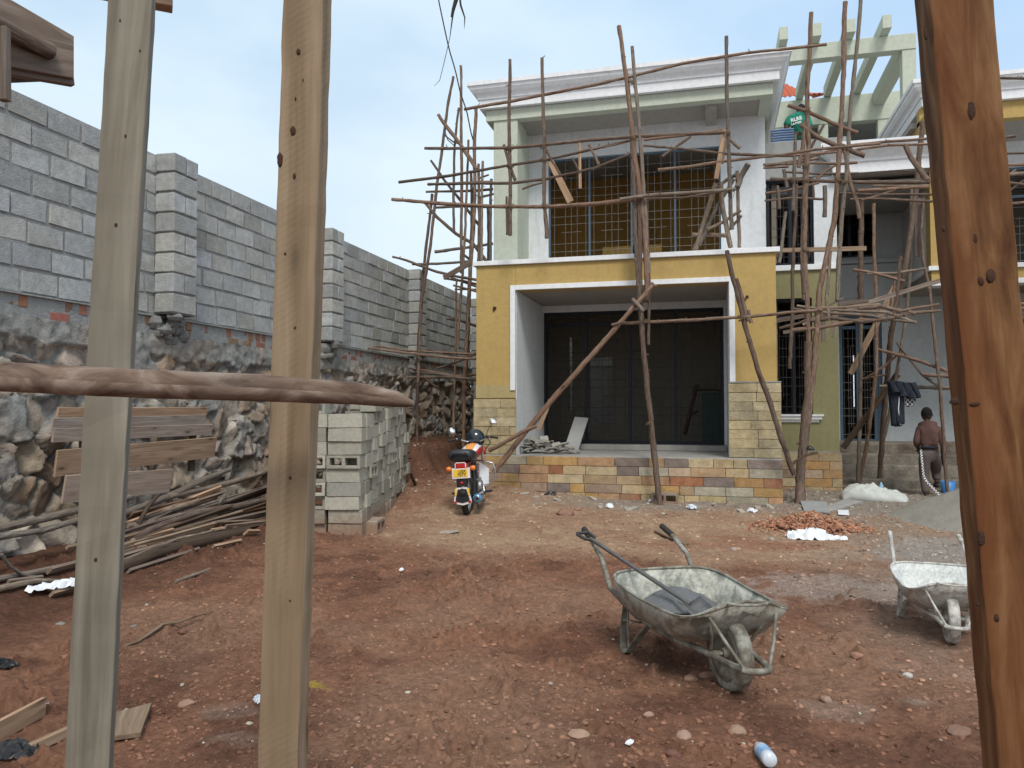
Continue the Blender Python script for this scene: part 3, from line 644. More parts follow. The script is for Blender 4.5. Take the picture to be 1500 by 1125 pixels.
window('window_grille', rwx, RE-1, .9, 3.3, RBY+.06, [rwx+.8, rwx+1.6, rwx+2.4, rwx+3.2], M['frame_navy'], M['bars_dark'], trans=2.95)
window('window_grille', RX+.55, RE-1, ZT+.02, 6.3, RBY+.06, [RX+1.2, RX+1.45, RX+1.7, RX+2.5, RX+3.3], M['frame_blue'], M['bars'], trans=5.7)
room(RX+.75, RE, RBY+.2, 21, .8, 3.9, M['taupe'], []); room(RX+.3, RE, RBY+.2, 21, 4.05, 6.8, M['taupe'], [])
# ---- pale green roof terrace with pergola
PY0, PY1 = 17.1, 20.1
a0, a1 = P(1150, 69, Y=PY0), P(1342, 47, Y=PY0); zt_ = (a0.z+a1.z)/2; zb_ = P(1326, 72, Y=PY0).z
pxr = P(1322, 90, Y=PY0).x; pxr1 = a1.x
m_ = MB(); m_.box(a0.x-1.2, pxr1, PY0, PY0+.25, zb_, zt_); m_.box(pxr, pxr1-.002, PY0+.02, PY0+.27, 5.9, zb_); part(m_, 'pergola_frame', M['green'], bevel=.008)
bz1, bz0 = P(1200, 140-14, Y=PY1).z, P(1200, 155, Y=PY1).z; bz1 = zb_+.02; 
m_ = MB(); m_.box(a0.x-1.2, pxr1+1.2, PY1, PY1+.25, zb_-.35, zt_-.02); part(m_, 'rear_beam', M['green'], bevel=.008)
for pxx in (1148, 1197, 1247, 1300):
    x_ = P(pxx, 50, Y=PY0-.35).x; m_ = MB(); m_.box(x_-.085, x_+.085, PY0-.35, PY1+.1 if pxx != 1300 else PY1+.1, zt_+.003, zt_+.27)
    part(m_, 'pergola_rafter', M['green'], bevel=.006)
m_ = MB(); m_.box(pxr, pxr1-.01, PY0+.27, PY1, zb_+.0, zt_-.01); part(m_, 'side_beam', M['green'], bevel=.006)
tw = lambda px: P(px, 170, Y=PY1).x
th = lambda py: P(1250, py, Y=PY1).z
m_ = MB(); wall_y(m_, PY1+.02, PY1+.25, tw(1118), tw(1345), 5.9, zb_-.352, [(tw(1165), tw(1199), 6.2, th(152)), (tw(1213), tw(1286), 6.0, th(151)), (tw(1316), tw(1330), th(185), th(140))]); part(m_, 'terrace_wall', M['green'])
m_ = MB(); wall_y(m_, 22.6, 22.8, tw(1118), tw(1360), 5.9, zb_, [(tw(1250), tw(1272), 6.0, th(165))]); m_.box(tw(1118), tw(1360), PY1+.25, 22.6, zb_-.3, zb_-.1); m_.box(tw(1206), tw(1209), PY1+.25, 22.6, 5.9, zb_-.3); part(m_, 'stair_hall', M['grey'])
m_ = MB(); m_.box(MX1-.5, RX+1, DY+.2, 22.8, 5.95, 6.02); part(m_, 'terrace_floor', M['concrete'])
# red clay tiles beyond
tm = MB(); vs, fs = [], []; tx0, tx1 = P(1120, 130, Y=21.5).x, P(1212, 130, Y=21.5).x; zr0, zr1 = P(1160, 142, Y=21.5).z, P(1160, 110, Y=24).z
nn, rr_ = 110, 44
for j in range(rr_+1):
    t = j/rr_; yy = 21.5+t*3; zz = zr0+(zr1-zr0)*t; stp = ((j*.5) % 1)*-.05
    for i in range(nn+1):
        s_ = i/nn; xx = tx0+(tx1-tx0)*s_; vs.append((xx, yy, zz+stp+.045*abs(math.sin(s_*math.pi*12))-max(0, (s_-.45))*t*1.0))
fs = [(j*(nn+1)+i, j*(nn+1)+i+1, (j+1)*(nn+1)+i+1, (j+1)*(nn+1)+i) for j in range(rr_) for i in range(nn)]
tm.add(vs, fs, None, 0); M['tile'] = simple('red_roof_tile', (.42, .1, .05), .8, var=.45, ns=6, bd=.01); part(tm, 'tiled_roof', M['tile'])
m_ = MB(); m_.box(tx0, tx1+.5, 21.45, 25, zr0-.5, zr0-.12); part(m_, 'roof_wall', M['green'])
# spalled spots on the yellow render where fixings went in
m_ = MB()
for px, py in ((724, 452), (1092, 436)):
    q = P(px, py, Y=YF-.01)
    for k in range(4): m_.rock((q.x+random.uniform(-.03, .03), YF-.004, q.z+random.uniform(-.03, .03)), .022, None, 0, 1)
    part(m_, 'render_chip', M['knot']); m_ = MB()
# ============================================================ FOREGROUND TIMBER FRAME (the shelter the photo is taken from)
def foot(p0, p1, z=0.0):
    """extend the segment p0 (top) - p1 (bottom) down to the ground"""
    d = p1-p0; t = (z-p0.z)/d.z; return p0+d*t
def post(name, label, top, bot, dep, wpx, mat, yaw, thk=.05, knots=()):
    a = C(*top, dep); b = C(*bot, dep); up = (a-b).normalized(); a2 = a+up*.7; b2 = foot(a, b, -.05)
    w_ = wpx/F*dep; ax = (rgt*math.cos(yaw)+Vector((fwd.x, fwd.y, 0))*math.sin(yaw)); ax = (ax-up*ax.dot(up)).normalized(); ay = up.cross(ax)
    m_ = MB(); n_ = 70; w0 = w_*.5
    # a slightly waney section along the run
    vs, fs, us = [], [], []; prof = [(-w0, -thk/2), (w0, -thk/2), (w0, thk/2), (-w0, thk/2)]; L_ = (a2-b2).length; q = random.uniform(0, 5)
    for i in range(n_+1):
        t = i/n_; c_ = b2.lerp(a2, t)+ax*(.0018*math.sin(t*9+q))
        for k, (x, y) in enumerate(prof): vs.append(c_+ax*(x+random.uniform(-.001, .001))+ay*(y+random.uniform(-.001, .001)))
    for i in range(n_):
        for k in range(4):
            k2 = (k+1) % 4; fs.append((i*4+k, i*4+k2, (i+1)*4+k2, (i+1)*4+k)); wd = 2*w0 if k in (0, 2) else thk
            us.append([(q+k*.3, q+i/n_*L_), (q+k*.3+wd, q+i/n_*L_), (q+k*.3+wd, q+(i+1)/n_*L_), (q+k*.3, q+(i+1)/n_*L_)])
    m_.add(vs, fs, None, 0, us); m_.add(vs[:4], [(3, 2, 1, 0)], None, 0, [[(q, q)]*4]); m_.add(vs[-4:], [(0, 1, 2, 3)], None, 0, [[(q, q)]*4])
    o = m_.build(name, mat, bevel=.003); tag(o, label, 'post')
    for kx, ky, kr, ks in knots:      # knots: real dark lens-shaped scars on the front face
        d = ray(kx, ky); f_ = ay if ay.dot(d) < 0 else -ay; p0_ = (a2+b2)/2+f_*(thk/2); t_ = (p0_-Vector((0, 0, H))).dot(f_)/d.dot(f_); c_ = Vector((0, 0, H))+d*t_
        g = MB(); kr *= .7; g.ball((0, 0, 0), (kr, .0014, kr*ks), 14, 8, None, 0, .22); B_ = Matrix((ax, f_, up)).transposed(); g.v = [tuple(c_+B_@Vector(p)) for p in g.v]; g.build('knot', M['knot'], o)
    return o
post('timber_post', 'grey-green sawn timber post, leftmost of the three posts in front', (193, 0), (131, 1125), 1.9, 58, M['post_grey'], .28, .055, [(205, 75, .004, 1.5), (184, 200, .005, 1.6), (170, 330, .006, 1.4), (150, 560, .004, 2), (140, 820, .005, 1.3), (176, 30, .003, 2)])
post('timber_post', 'pale tan sawn timber post with diagonal saw marks behind the end of the round rail', (450, 0), (415, 1125), 1.55, 61, M['post_tan'], -.12, .05, [(437, 76, .006, 1.4), (429, 192, .008, 1.6), (410, 234, .009, 2.2), (433, 145, .003, 2), (431, 258, .004, 2), (444, 118, .003, 2), (432, 480, .004, 1), (425, 700, .004, 1.2), (418, 372, .004, 1.2), (425, 880, .003, 1)])
post('timber_post', 'orange-brown timber post with dark knots leaning along the right side of the photo', (1397, 0), (1495, 1125), 1.15, 85, M['post_brown'], -.16, .06, [(1423, 162, .008, 2.4), (1451, 404, .009, 1.5), (1437, 412, .006, 1.4), (1428, 592, .011, .35), (1398, 588, .009, .8), (1437, 788, .007, 2.2), (1382, 335, .004, 1.6), (1356, 50, .004, 3), (1428, 350, .005, 2.5), (1460, 905, .005, 1.5), (1432, 885, .004, 1.2)])
# knots on the brown post
m_ = MB()
rail = [C(-240, 520, 1.36), C(0, 552, 1.36), (C(200, 562, 1.37)), C(380, 568, 1.38), C(520, 576, 1.39), C(580, 584, 1.395), C(606, 592, 1.4)]
m_.tube(rail, [.027, .026, .0255, .024, .020, .015, .005], 16, rough=.018, sub=.02, wob=.0008)
tag(m_.build('round_rail', M['round_wood']), 'peeled round wooden rail with a splintered end crossing in front of the two left posts', 'rail')
# timber eave block at the top left
ev = thing('timber_eave', 'rough board eave of a site shed sticking in at the top left corner', 'eave', C(20, 90, 2.6))
def kid(mb, name, mat, par, bevel=0, label=None):
    o = mb.build(name, mat, par, bevel); o.matrix_parent_inverse = (Matrix.LocRotScale(par.location, par.rotation_euler, None)).inverted()
    if label: o['label'] = label
    return o
q0, q1, q2, q3 = C(-150, -90, 2.35), C(103, 56, 2.75), C(103, 118, 2.75), C(-150, 70, 2.35)
m_ = MB(); nrm = (q1-q0).cross(q2-q1).normalized(); t_ = nrm*.03
m_.add([q0, q1, q2, q3, q0-t_, q1-t_, q2-t_, q3-t_], [(0, 1, 2, 3), (7, 6, 5, 4), (0, 4, 5, 1), (1, 5, 6, 2), (2, 6, 7, 3), (3, 7, 4, 0)], None, 0, [[(0, 0), (0, 1.1), (.16, 1.1), (.16, 0)]]*2+[[(0, 0), (.03, 0), (.03, 1), (0, 1)]]*4)
kid(m_, 'fascia_board', M['greyplank'], ev, .004)
m_ = MB(); a_, b_ = C(103, 112, 2.75), C(10, 124, 3.1); m_.plank(C(106, 116, 2.76), C(-150, 70, 2.36), .03, .05, nrm); kid(m_, 'edge_batten', M['greyplank'], ev, .003)
m_ = MB(); m_.add([q2, q3, C(-150, 118, 3.0), C(8, 122, 3.15)], [(0, 1, 2, 3), (3, 2, 1, 0)], None, 0, [[(0, 0), (0, 1), (.4, 1), (.4, 0)]]*2)
kid(m_, 'underside_board', M['darkplank'], ev)
m_ = MB(); m_.tube([C(-120, -20, 2.25), C(0, 40, 2.5), C(76, 76, 2.66)], [.03, .03, .028], 10, rough=.06, sub=.05, wob=.003); kid(m_, 'round_purlin', M['pole'], ev)
m_ = MB(); m_.plank(C(5, 40, 2.45), C(6, 148, 2.45), .03, .03, rgt); kid(m_, 'hanger', M['greyplank'], ev, .003)
m_ = MB(); m_.plank(C(110, -26, 2.1), C(253, 2, 2.2), .05, .05, upv); tag(m_.build('cross_batten', M['plank'], bevel=.003), 'short brown batten fixed across the top of the grey-green post', 'batten')
m_ = MB(); m_.tube([C(1, 1200, 1.5), C(1, 650, 1.45), C(-1, 280, 1.45), C(-2, -60, 1.45)], .005, 6); 

# ============================================================ SCAFFOLDING OF ROUGH POLES
def scaf(name, label, poles, planks, Y0, extra=()):
    t = thing(name, label, 'scaffolding', (P(*poles[0][0][0][:2], Y=Y0).x, Y0, 0), group='pole scaffolding round the house')
    for pts, wpx, *opt in poles:
        mat = M[opt[0]] if opt else M['pole']; ys_ = [p[2] if len(p) > 2 else Y0 for p in pts]
        ws = [P(p[0], p[1], Y=y) for p, y in zip(pts, ys_)]; r = wpx/2*(sum(ys_)/len(ys_))/F*.8
        m_ = MB(); n_ = len(ws); m_.tube(ws, [r*(1.08-.22*i/(n_-1)) if ws[0].z < ws[-1].z else r*(.9+.2*i/(n_-1)) for i in range(n_)], 8, rough=.16, sub=.1, wob=.002+r*.06)
        if (ws[0]-ws[-1]).length > 1.2:      # a few stubs of cut side twigs
            for k in range(random.randint(2, 5)):
                i = random.randrange(n_-1); p_ = ws[i].lerp(ws[i+1], random.random()); d = Vector((random.uniform(-1, 1), random.uniform(-1, .2), random.uniform(-.3, 1))).normalized()
                m_.tube([p_, p_+d*(r+.012+random.uniform(0, .03))], [r*.35, r*.22], 5)
        o = kid(m_, 'pole', mat, t)
    for pts, wpx, th, *opt in planks:
        (x0, y0, *d0), (x1, y1, *d1) = pts; a_ = P(x0, y0, Y=d0[0] if d0 else Y0); b_ = P(x1, y1, Y=d1[0] if d1 else Y0); w_ = wpx*((a_.y+b_.y)/2)/F
        m_ = MB(); m_.plank(a_, b_, w_, th, (b_-a_).cross(Vector((0, 1, 0)))); kid(m_, 'plank', M[opt[0]] if opt else M['plank'], t, .003)
    for (x, y) in extra:
        c_ = P(x, y, Y=Y0-.01); m_ = MB()
        for k in range(4):
            a0 = random.uniform(-.7, .7); r_ = random.uniform(.045, .058); pts_ = [c_+Vector((r_*math.cos(a), r_*math.sin(a), r_*math.cos(a)*a0+random.uniform(-.004, .004)+.012*(k-1.5))) for a in [2*math.pi*i/12 for i in range(13)]]; m_.tube(pts_, .0045, 5)
        m_.tube([c_+Vector((.03, -.05, 0)), c_+Vector((.045, -.06, -.06)), c_+Vector((.03, -.055, -.12))], .004, 4); kid(m_, 'lashing', M['rope'], t)
    # rope / bark lashings where uprights and ledgers meet
    return t
FY = 12.15
front = [
 ([(907, 38), (915, 100), (923, 160), (933, 250), (944, 330), (948, 400), (948, 440)], 9),
 ([(926, 68), (933, 150), (939, 220), (945, 300), (950, 400)], 7, 'greypole'),
 ([(925, 190), (928, 260), (931, 340), (936, 420)], 9),
 ([(934, 250), (938, 340), (936, 400), (938, 450), (944, 520), (949, 580), (958, 660), (968, 745, 11.95)], 10),
 ([(929, 320), (932, 380), (938, 440)], 6, 'greypole'),
 ([(942, 288), (949, 340), (951, 420), (950, 505)], 5),
 ([(747, 87), (746, 170), (747, 250), (747, 345)], 7),
 ([(742, 288), (743, 344)], 5), ([(738, 212), (746, 240), (755, 264)], 6),
 ([(794, 85), (795, 150), (798, 220), (797, 290), (801, 349)], 7),
 ([(1064, 53), (1065, 140), (1067, 220), (1070, 290), (1072, 336)], 7, 'greypole'),
 ([(680, 160), (748, 148), (870, 125), (1000, 93), (1100, 77), (1211, 65)], 6),
 ([(622, 217), (690, 217), (748, 217), (800, 212), (860, 205), (930, 200), (1060, 194)], 6.5),
 ([(584, 267), (660, 257), (748, 242), (800, 234), (870, 218), (926, 205)], 5.5),
 ([(627, 270), (748, 268), (800, 262), (870, 247), (924, 225)], 5.5),
 ([(574, 292), (640, 298), (720, 302), (800, 303), (860, 300), (930, 292)], 7.5),
 ([(908, 292, 12.05), (960, 285, 12.05), (1020, 281, 12.05), (1078, 277, 12.05)], 6.5, 'greypole'),
 ([(930, 292), (1000, 290), (1060, 280)], 4),
 ([(905, 474), (960, 471), (1030, 468), (1100, 464), (1170, 456), (1205, 454)], 6),
 ([(964, 249), (1010, 244), (1060, 236), (1140, 228), (1200, 218), (1290, 210)], 5.5),
 ([(943, 213), (985, 217), (1060, 225), (1150, 228)], 5),
 ([(970, 229), (990, 215), (1012, 200)], 5), ([(943, 205), (990, 200), (1058, 190)], 5),
 ([(850, 222), (900, 212), (925, 206)], 4), ([(796, 212), (808, 235), (822, 258)], 4.5),
 ([(862, 212), (870, 226), (877, 241)], 5.5), ([(838, 231), (843, 240), (850, 254)], 4.5),
 ([(765, 277), (782, 271), (797, 267)], 4), ([(1069, 204), (1084, 217)], 6, 'greypole'),
 ([(1065, 367), (1072, 400), (1082, 440), (1092, 480), (1110, 540), (1128, 590), (1145, 645), (1163, 695, 12.3)], 8.5),
 ([(1079, 408), (1085, 430), (1092, 460), (1097, 470)], 7), ([(1096, 454), (1100, 473)], 6),
 ([(958, 416, 12.0), (945, 432, 12.0), (932, 447, 12.0), (880, 505, 12.0), (850, 538, 12.0), (800, 597, 12.0), (760, 645, 12.0), (722, 692, 11.9)], 9.5),
 ([(926, 438, 11.95), (934, 447, 11.95), (943, 456, 11.95)], 8, 'greypole'), ([(896, 476, 11.95), (912, 472, 11.95)], 5),
 ([(716, 660, 11.8), (740, 647, 11.8), (765, 633, 11.8), (786, 624, 11.8)], 8),
]
frontp = [([(806, 236), (836, 296)], 10, .02, 'plank'), ([(789, 630, 12.0), (806, 586, 12.0)], 6, .03, 'plank'), ([(849, 207), (850, 276)], 4, .02, 'plank'), ([(1061, 190), (1049, 262)], 6, .03, 'plank'), ([(1066, 196), (1058, 240)], 4, .02, 'plank')]
M['rope'] = simple('bark_rope', (.16, .11, .065), .9, var=.4)
scaf('pole_scaffold', 'rough pole scaffold standing in front of the yellow porch, held by one long slanting prop', front, frontp, FY, [(747, 217), (748, 243), (748, 302), (796, 214), (797, 234), (798, 302), (928, 202), (938, 292), (1065, 195), (1071, 279), (937, 440), (1087, 466), (947, 470), (951, 620), (925, 120)])
side = [
 ([(664, 112), (657, 150), (648, 215), (640, 270), (632, 350), (624, 400), (617, 440), (612, 560)], 6),
 ([(675, 96), (676, 200), (676, 300), (676, 400)], 6), ([(672, 158), (666, 215), (664, 280), (665, 340)], 5, 'greypole'),
 ([(697, 158), (695, 210), (696, 260), (693, 340), (690, 385), (685, 470), (680, 560), (678, 690)], 7.5),
 ([(686, 205), (684, 270), (682, 330), (676, 420), (670, 510)], 5), ([(707, 236), (706, 300), (705, 384)], 5.5, 'greypole'),
 ([(701, 240), (702, 320), (701, 384)], 6), ([(633, 284), (627, 340), (620, 400), (613, 500), (611, 600), (611, 690)], 6),
 ([(720, 262), (718, 320), (718, 384)], 6, 'greypole'), ([(690, 250), (691, 330), (689, 385), (686, 470), (682, 580)], 6),
 ([(669, 410), (667, 520), (664, 640)], 4.5), ([(714, 300), (716, 384)], 5, 'greypole'),
 ([(624, 281), (700, 279), (722, 277)], 5), ([(635, 304), (680, 302), (720, 304)], 5), ([(626, 270), (722, 266)], 4),
 ([(637, 369), (660, 366), (692, 362), (722, 357)], 6, 'greypole'), ([(604, 387), (640, 386), (692, 383)], 5, 'greypole'),
 ([(575, 376), (595, 381), (612, 388), (640, 398), (665, 404), (698, 410)], 5),
 ([(642, 168), (655, 187), (675, 212), (698, 248)], 7.5), ([(631, 235), (650, 262), (672, 290), (705, 335)], 5),
 ([(623, 297), (640, 318), (668, 342), (692, 356), (712, 382)], 6.5), ([(676, 370), (690, 382)], 5),
 ([(650, 408), (680, 412), (698, 416)], 4.5), ([(655, 404), (698, 420)], 4), ([(664, 418), (698, 427)], 4), ([(666, 424), (698, 424)], 3.5),
 ([(700, 290), (723, 284)], 5), ([(700, 262), (716, 256)], 4), ([(650, 197), (664, 208), (676, 212)], 3),
 ([(505, 505, 13), (600, 518, 13.2), (660, 524, 13.2), (697, 526, 13.2)], 4.5), ([(530, 503, 13.4), (600, 514, 13.4), (697, 519, 13.4)], 4),
 ([(600, 545), (640, 548), (698, 556)], 5, 'greypole'), ([(597, 553), (660, 552), (700, 556)], 5.5), ([(605, 540), (670, 551), (698, 549)], 4.5),
 ([(655, 467), (675, 470), (698, 478)], 5), ([(640, 540), (670, 530), (700, 517)], 4.5), ([(620, 552), (640, 568)], 5, 'darkplank'), ([(672, 552), (684, 570)], 5),
 ([(688, 500), (680, 540)], 4),
]
for s_ in side:
    for i, p in enumerate(s_[0]):
        if len(p) == 2: s_[0][i] = (p[0], p[1], 13.3+.9*(hash((s_[0][0][0], len(s_[0]))) % 7)/7.0)
scaf('pole_scaffold', 'dense rough pole scaffold between the left side of the house and the block wall', side, [([(650, 407, 13.2), (689, 385, 13.2)], 8, .03, 'greyplank')], 13.3)
EY = 12.75
entry = [
 ([(1188, 18), (1186, 80), (1182, 150), (1184, 215), (1180, 300), (1178, 370), (1182, 430), (1186, 520)], 8),
 ([(1180, 225), (1178, 300), (1178, 400), (1179, 430)], 8), ([(1185, 500), (1183, 580), (1177, 640), (1173, 700), (1172, 742, 12.5)], 15),
 ([(1238, 3), (1236, 90), (1232, 180), (1228, 250), (1222, 320), (1212, 370), (1202, 420), (1196, 480), (1190, 560), (1184, 620)], 9),
 ([(1261, 0), (1254, 80), (1248, 140), (1243, 200), (1239, 260), (1234, 310), (1229, 380), (1226, 440)], 7, 'greypole'),
 ([(1165, 196), (1163, 250), (1162, 309)], 6, 'greypole'), ([(1167, 270), (1165, 330), (1161, 400), (1160, 470), (1157, 540)], 6),
 ([(1178, 178), (1176, 215), (1170, 245)], 7), ([(1177, 310), (1174, 370), (1178, 440)], 6),
 ([(1262, 290, 15), (1261, 350, 15), (1261, 440, 15)], 9), ([(1261, 400, 15), (1261, 520, 15), (1259, 640, 15), (1258, 716, 15.1)], 7, 'greypole'),
 ([(1280, 298, 14.5), (1281, 380, 14.5), (1284, 450, 14.5), (1284, 540, 14.5), (1277, 600, 14.7), (1268, 660, 15), (1258, 714, 15.2)], 6),
 ([(1351, 178, 14), (1346, 240, 14), (1341, 290, 14), (1332, 350, 14), (1324, 400, 14), (1312, 450, 14.3), (1304, 500, 14.6), (1297, 580, 15), (1292, 650, 15.2), (1287, 716, 15.5)], 8.5),
 ([(1335, 270, 14.3), (1334, 360, 14.3), (1333, 400, 14.3), (1325, 480, 14.4), (1312, 560, 14.6), (1295, 640, 14.9)], 5.5, 'greypole'),
 ([(1352, 290, 14), (1350, 340, 14), (1352, 380, 14), (1362, 430, 14), (1370, 500, 14), (1376, 560, 14), (1388, 720, 14.2)], 5.5),
 ([(1212, 455, 15.2), (1213, 560, 15.2), (1216, 640, 15.2), (1212, 718, 15.25)], 9, 'greypole'),
 ([(1225, 410, 15), (1222, 480, 15), (1219, 600, 15), (1218, 705, 15.2)], 6), ([(1215, 470), (1210, 440), (1214, 400), (1218, 350)], 6, 'greypole'),
 ([(1154, 154), (1180, 162), (1220, 180), (1256, 195)], 7), ([(1172, 183), (1195, 200), (1230, 215), (1248, 221), (1267, 228)], 8.5),
 ([(1207, 183), (1198, 198), (1188, 216)], 4.5), ([(1236, 214), (1241, 245), (1248, 275), (1256, 295), (1259, 320)], 6.5),
 ([(1120, 243), (1165, 236), (1240, 214), (1300, 207), (1357, 203)], 5), ([(1150, 228), (1200, 225), (1250, 220), (1300, 213), (1360, 211)], 5),
 ([(1118, 241), (1160, 240), (1200, 232)], 5), ([(1118, 246), (1155, 244)], 4),
 ([(1128, 262), (1180, 264), (1245, 267), (1300, 267), (1362, 266)], 7), ([(1121, 283), (1150, 280), (1200, 268)], 4.5),
 ([(1120, 294), (1160, 290), (1205, 292)], 4), ([(1148, 252), (1200, 255), (1258, 254)], 4), ([(1180, 239), (1230, 240), (1256, 238)], 5),
 ([(1278, 272), (1320, 273), (1362, 272)], 4.5), ([(1256, 279), (1300, 277), (1340, 274), (1362, 274)], 6), ([(1245, 292), (1290, 291), (1366, 295)], 4.5),
 ([(1262, 293), (1290, 286), (1312, 278)], 4), ([(1227, 282), (1290, 285), (1366, 285)], 4),
 ([(1326, 212), (1335, 232), (1345, 245), (1358, 264)], 9), ([(1320, 250), (1360, 253)], 2),
 ([(1197, 262), (1210, 250), (1224, 242)], 4.5), ([(1190, 262), (1192, 290)], 4), ([(1139, 272), (1142, 306)], 5.5), ([(1148, 248), (1153, 275)], 6, 'greypole'),
 ([(1208, 272), (1208, 318)], 7, 'greypole'), ([(1151, 310), (1146, 350), (1141, 385)], 6, 'greypole'),
 ([(1250, 395), (1280, 400), (1325, 412)], 5), ([(1270, 401), (1310, 400), (1355, 393)], 4.5, 'greypole'), ([(1319, 375), (1313, 440), (1308, 462)], 7),
 ([(1167, 448), (1200, 452), (1240, 455), (1300, 458), (1342, 473)], 5, 'greypole'), ([(1200, 451), (1240, 450), (1290, 446)], 6, 'greypole'),
 ([(1162, 452), (1210, 458), (1275, 462)], 5), ([(1186, 470), (1220, 466), (1262, 472), (1310, 466), (1330, 458)], 7), ([(1258, 452), (1290, 448), (1320, 456)], 7),
 ([(1275, 462), (1300, 467), (1342, 472)], 5, 'greypole'), ([(1300, 460), (1335, 452), (1375, 446)], 5), ([(1300, 466), (1340, 458), (1378, 455)], 5),
 ([(1142, 481), (1170, 474), (1200, 462), (1240, 458)], 5), ([(1160, 484), (1200, 480), (1250, 470)], 7), ([(1195, 462), (1215, 456), (1235, 448)], 5),
 ([(1176, 476), (1192, 466), (1206, 462)], 5, 'greypole'), ([(1330, 456), (1340, 460)], 7), ([(1220, 474), (1262, 468), (1300, 470)], 5),
 ([(1284, 511, 14.6), (1310, 518, 14.4), (1345, 528, 14.2), (1388, 544, 14)], 5.5), ([(1267, 555, 14.8), (1290, 540, 14.6), (1321, 515, 14.4)], 4.5),
 ([(1262, 555, 14.8), (1280, 552, 14.8), (1298, 549, 14.8)], 3.5), ([(1314, 502, 14.5), (1330, 522, 14.3), (1350, 548, 14.1), (1378, 568, 14)], 4.5, 'greypole'),
 ([(1350, 548, 14), (1370, 550, 14), (1390, 551, 14)], 6), ([(1288, 566, 14.2), (1320, 566, 14.2), (1392, 568, 14.2)], 6, 'greypole'),
 ([(1313, 404, 13.8), (1306, 450, 13.8)], 7),
]
entryp = [([(1135, 367), (1269, 364)], 6, .04, 'plank'), ([(1240, 453), (1380, 410)], 6, .03, 'greyplank'), ([(1324, 395, 15.2), (1246, 548, 15.2)], 8, .02, 'plank'),
 ([(1135, 470), (1182, 462)], 6, .02, 'greyplank'), ([(1147, 487), (1178, 482)], 5, .02, 'greyplank'), ([(1212, 448), (1236, 436)], 3, .02, 'greyplank'), ([(1228, 446), (1272, 440)], 6, .04, 'greyplank'),
 ([(1315, 548, 14.6), (1235, 656, 15.1)], 8, .03, 'darkplank'), ([(1206, 460), (1206, 500)], 6, .02, 'greyplank'), ([(1222, 460), (1219, 494)], 5, .02, 'greyplank'), ([(1344, 290, 14.1), (1345, 376, 14.1)], 8, .03, 'greyplank')]
scaf('pole_scaffold', 'tangled pole scaffold with a laden platform in front of the entrance', entry, entryp, EY, [(1182, 163), (1180, 243), (1232, 214), (1228, 264), (1180, 265), (1243, 215), (1183, 455), (1198, 456), (1237, 267), (1163, 264), (1181, 367)])
rightp = [
 ([(1440, 205), (1465, 202), (1488, 199)], 6), ([(1452, 216), (1465, 208), (1480, 201)], 4.5), ([(1440, 226), (1470, 225), (1560, 222)], 4), ([(1440, 245), (1480, 242), (1560, 238)], 5),
 ([(1464, 258), (1490, 254), (1560, 252)], 6, 'greypole'), ([(1455, 265), (1480, 268), (1530, 274)], 5), ([(1470, 262), (1488, 249)], 5), ([(1463, 290), (1480, 278), (1500, 264)], 4),
 ([(1455, 297), (1480, 298), (1530, 294)], 4.5), ([(1470, 424), (1474, 460), (1481, 514)], 5, 'greypole'), ([(1440, 446), (1480, 445), (1560, 443)], 5), ([(1440, 453), (1500, 452), (1560, 450)], 5),
 ([(1478, 508), (1500, 498), (1530, 486)], 5), ([(1470, 556), (1500, 557), (1560, 556)], 6), ([(1470, 574), (1500, 577), (1560, 577)], 6, 'greypole'), ([(1440, 115), (1470, 114), (1560, 116)], 4.5),
 ([(1530, 90), (1532, 260), (1536, 460), (1540, 700)], 9), ([(1464, 262), (1460, 400), (1462, 560), (1466, 724)], 8),
]
scaf('pole_scaffold', 'pole scaffold in front of the right wing, seen right of the brown post', rightp, [], 14.4)
# loose sticks and poles standing on the balcony
stk = [([(1049, 268), (1036, 310), (1018, 366)], 7), ([(1056, 268), (1059, 310), (1070, 362)], 7), ([(1080, 250), (1081, 310), (1083, 362)], 5), ([(1096, 240), (1086, 258), (1080, 275)], 8), ([(1075, 262), (1052, 300), (1024, 360)], 5.5), ([(1014, 344), (1040, 343), (1064, 345)], 6), ([(1036, 336), (1060, 325), (1085, 308)], 4.5), ([(1050, 275), (1065, 263), (1078, 256)], 5), ([(1061, 345), (1075, 330), (1086, 316)], 4)]
names = ['grey stick leaning from the balcony floor beside the window edge', 'grey stick leaning at the right end of the upper window', 'thin upright stick against the white balcony wall', 'short forked stick sticking up by the white balcony wall', 'slanting stick crossing the balcony window corner', 'level stick lying low across the balcony window corner', 'thin stick slanting up over the low level stick', 'short stick tied near the top of the balcony sticks', 'lowest short stick slanting in the balcony bundle']
for (pts, wpx), lb in zip(stk, names):
    m_ = MB(); m_.tube([P(x, y, Y=12.72+.12*(i % 2)) for i, (x, y) in enumerate(pts)], wpx/2*12.8/F, 8, rough=.08, sub=.12, wob=.006)
    tag(m_.build('stick', M['greypole']), lb, 'stick', 'sticks on the balcony')
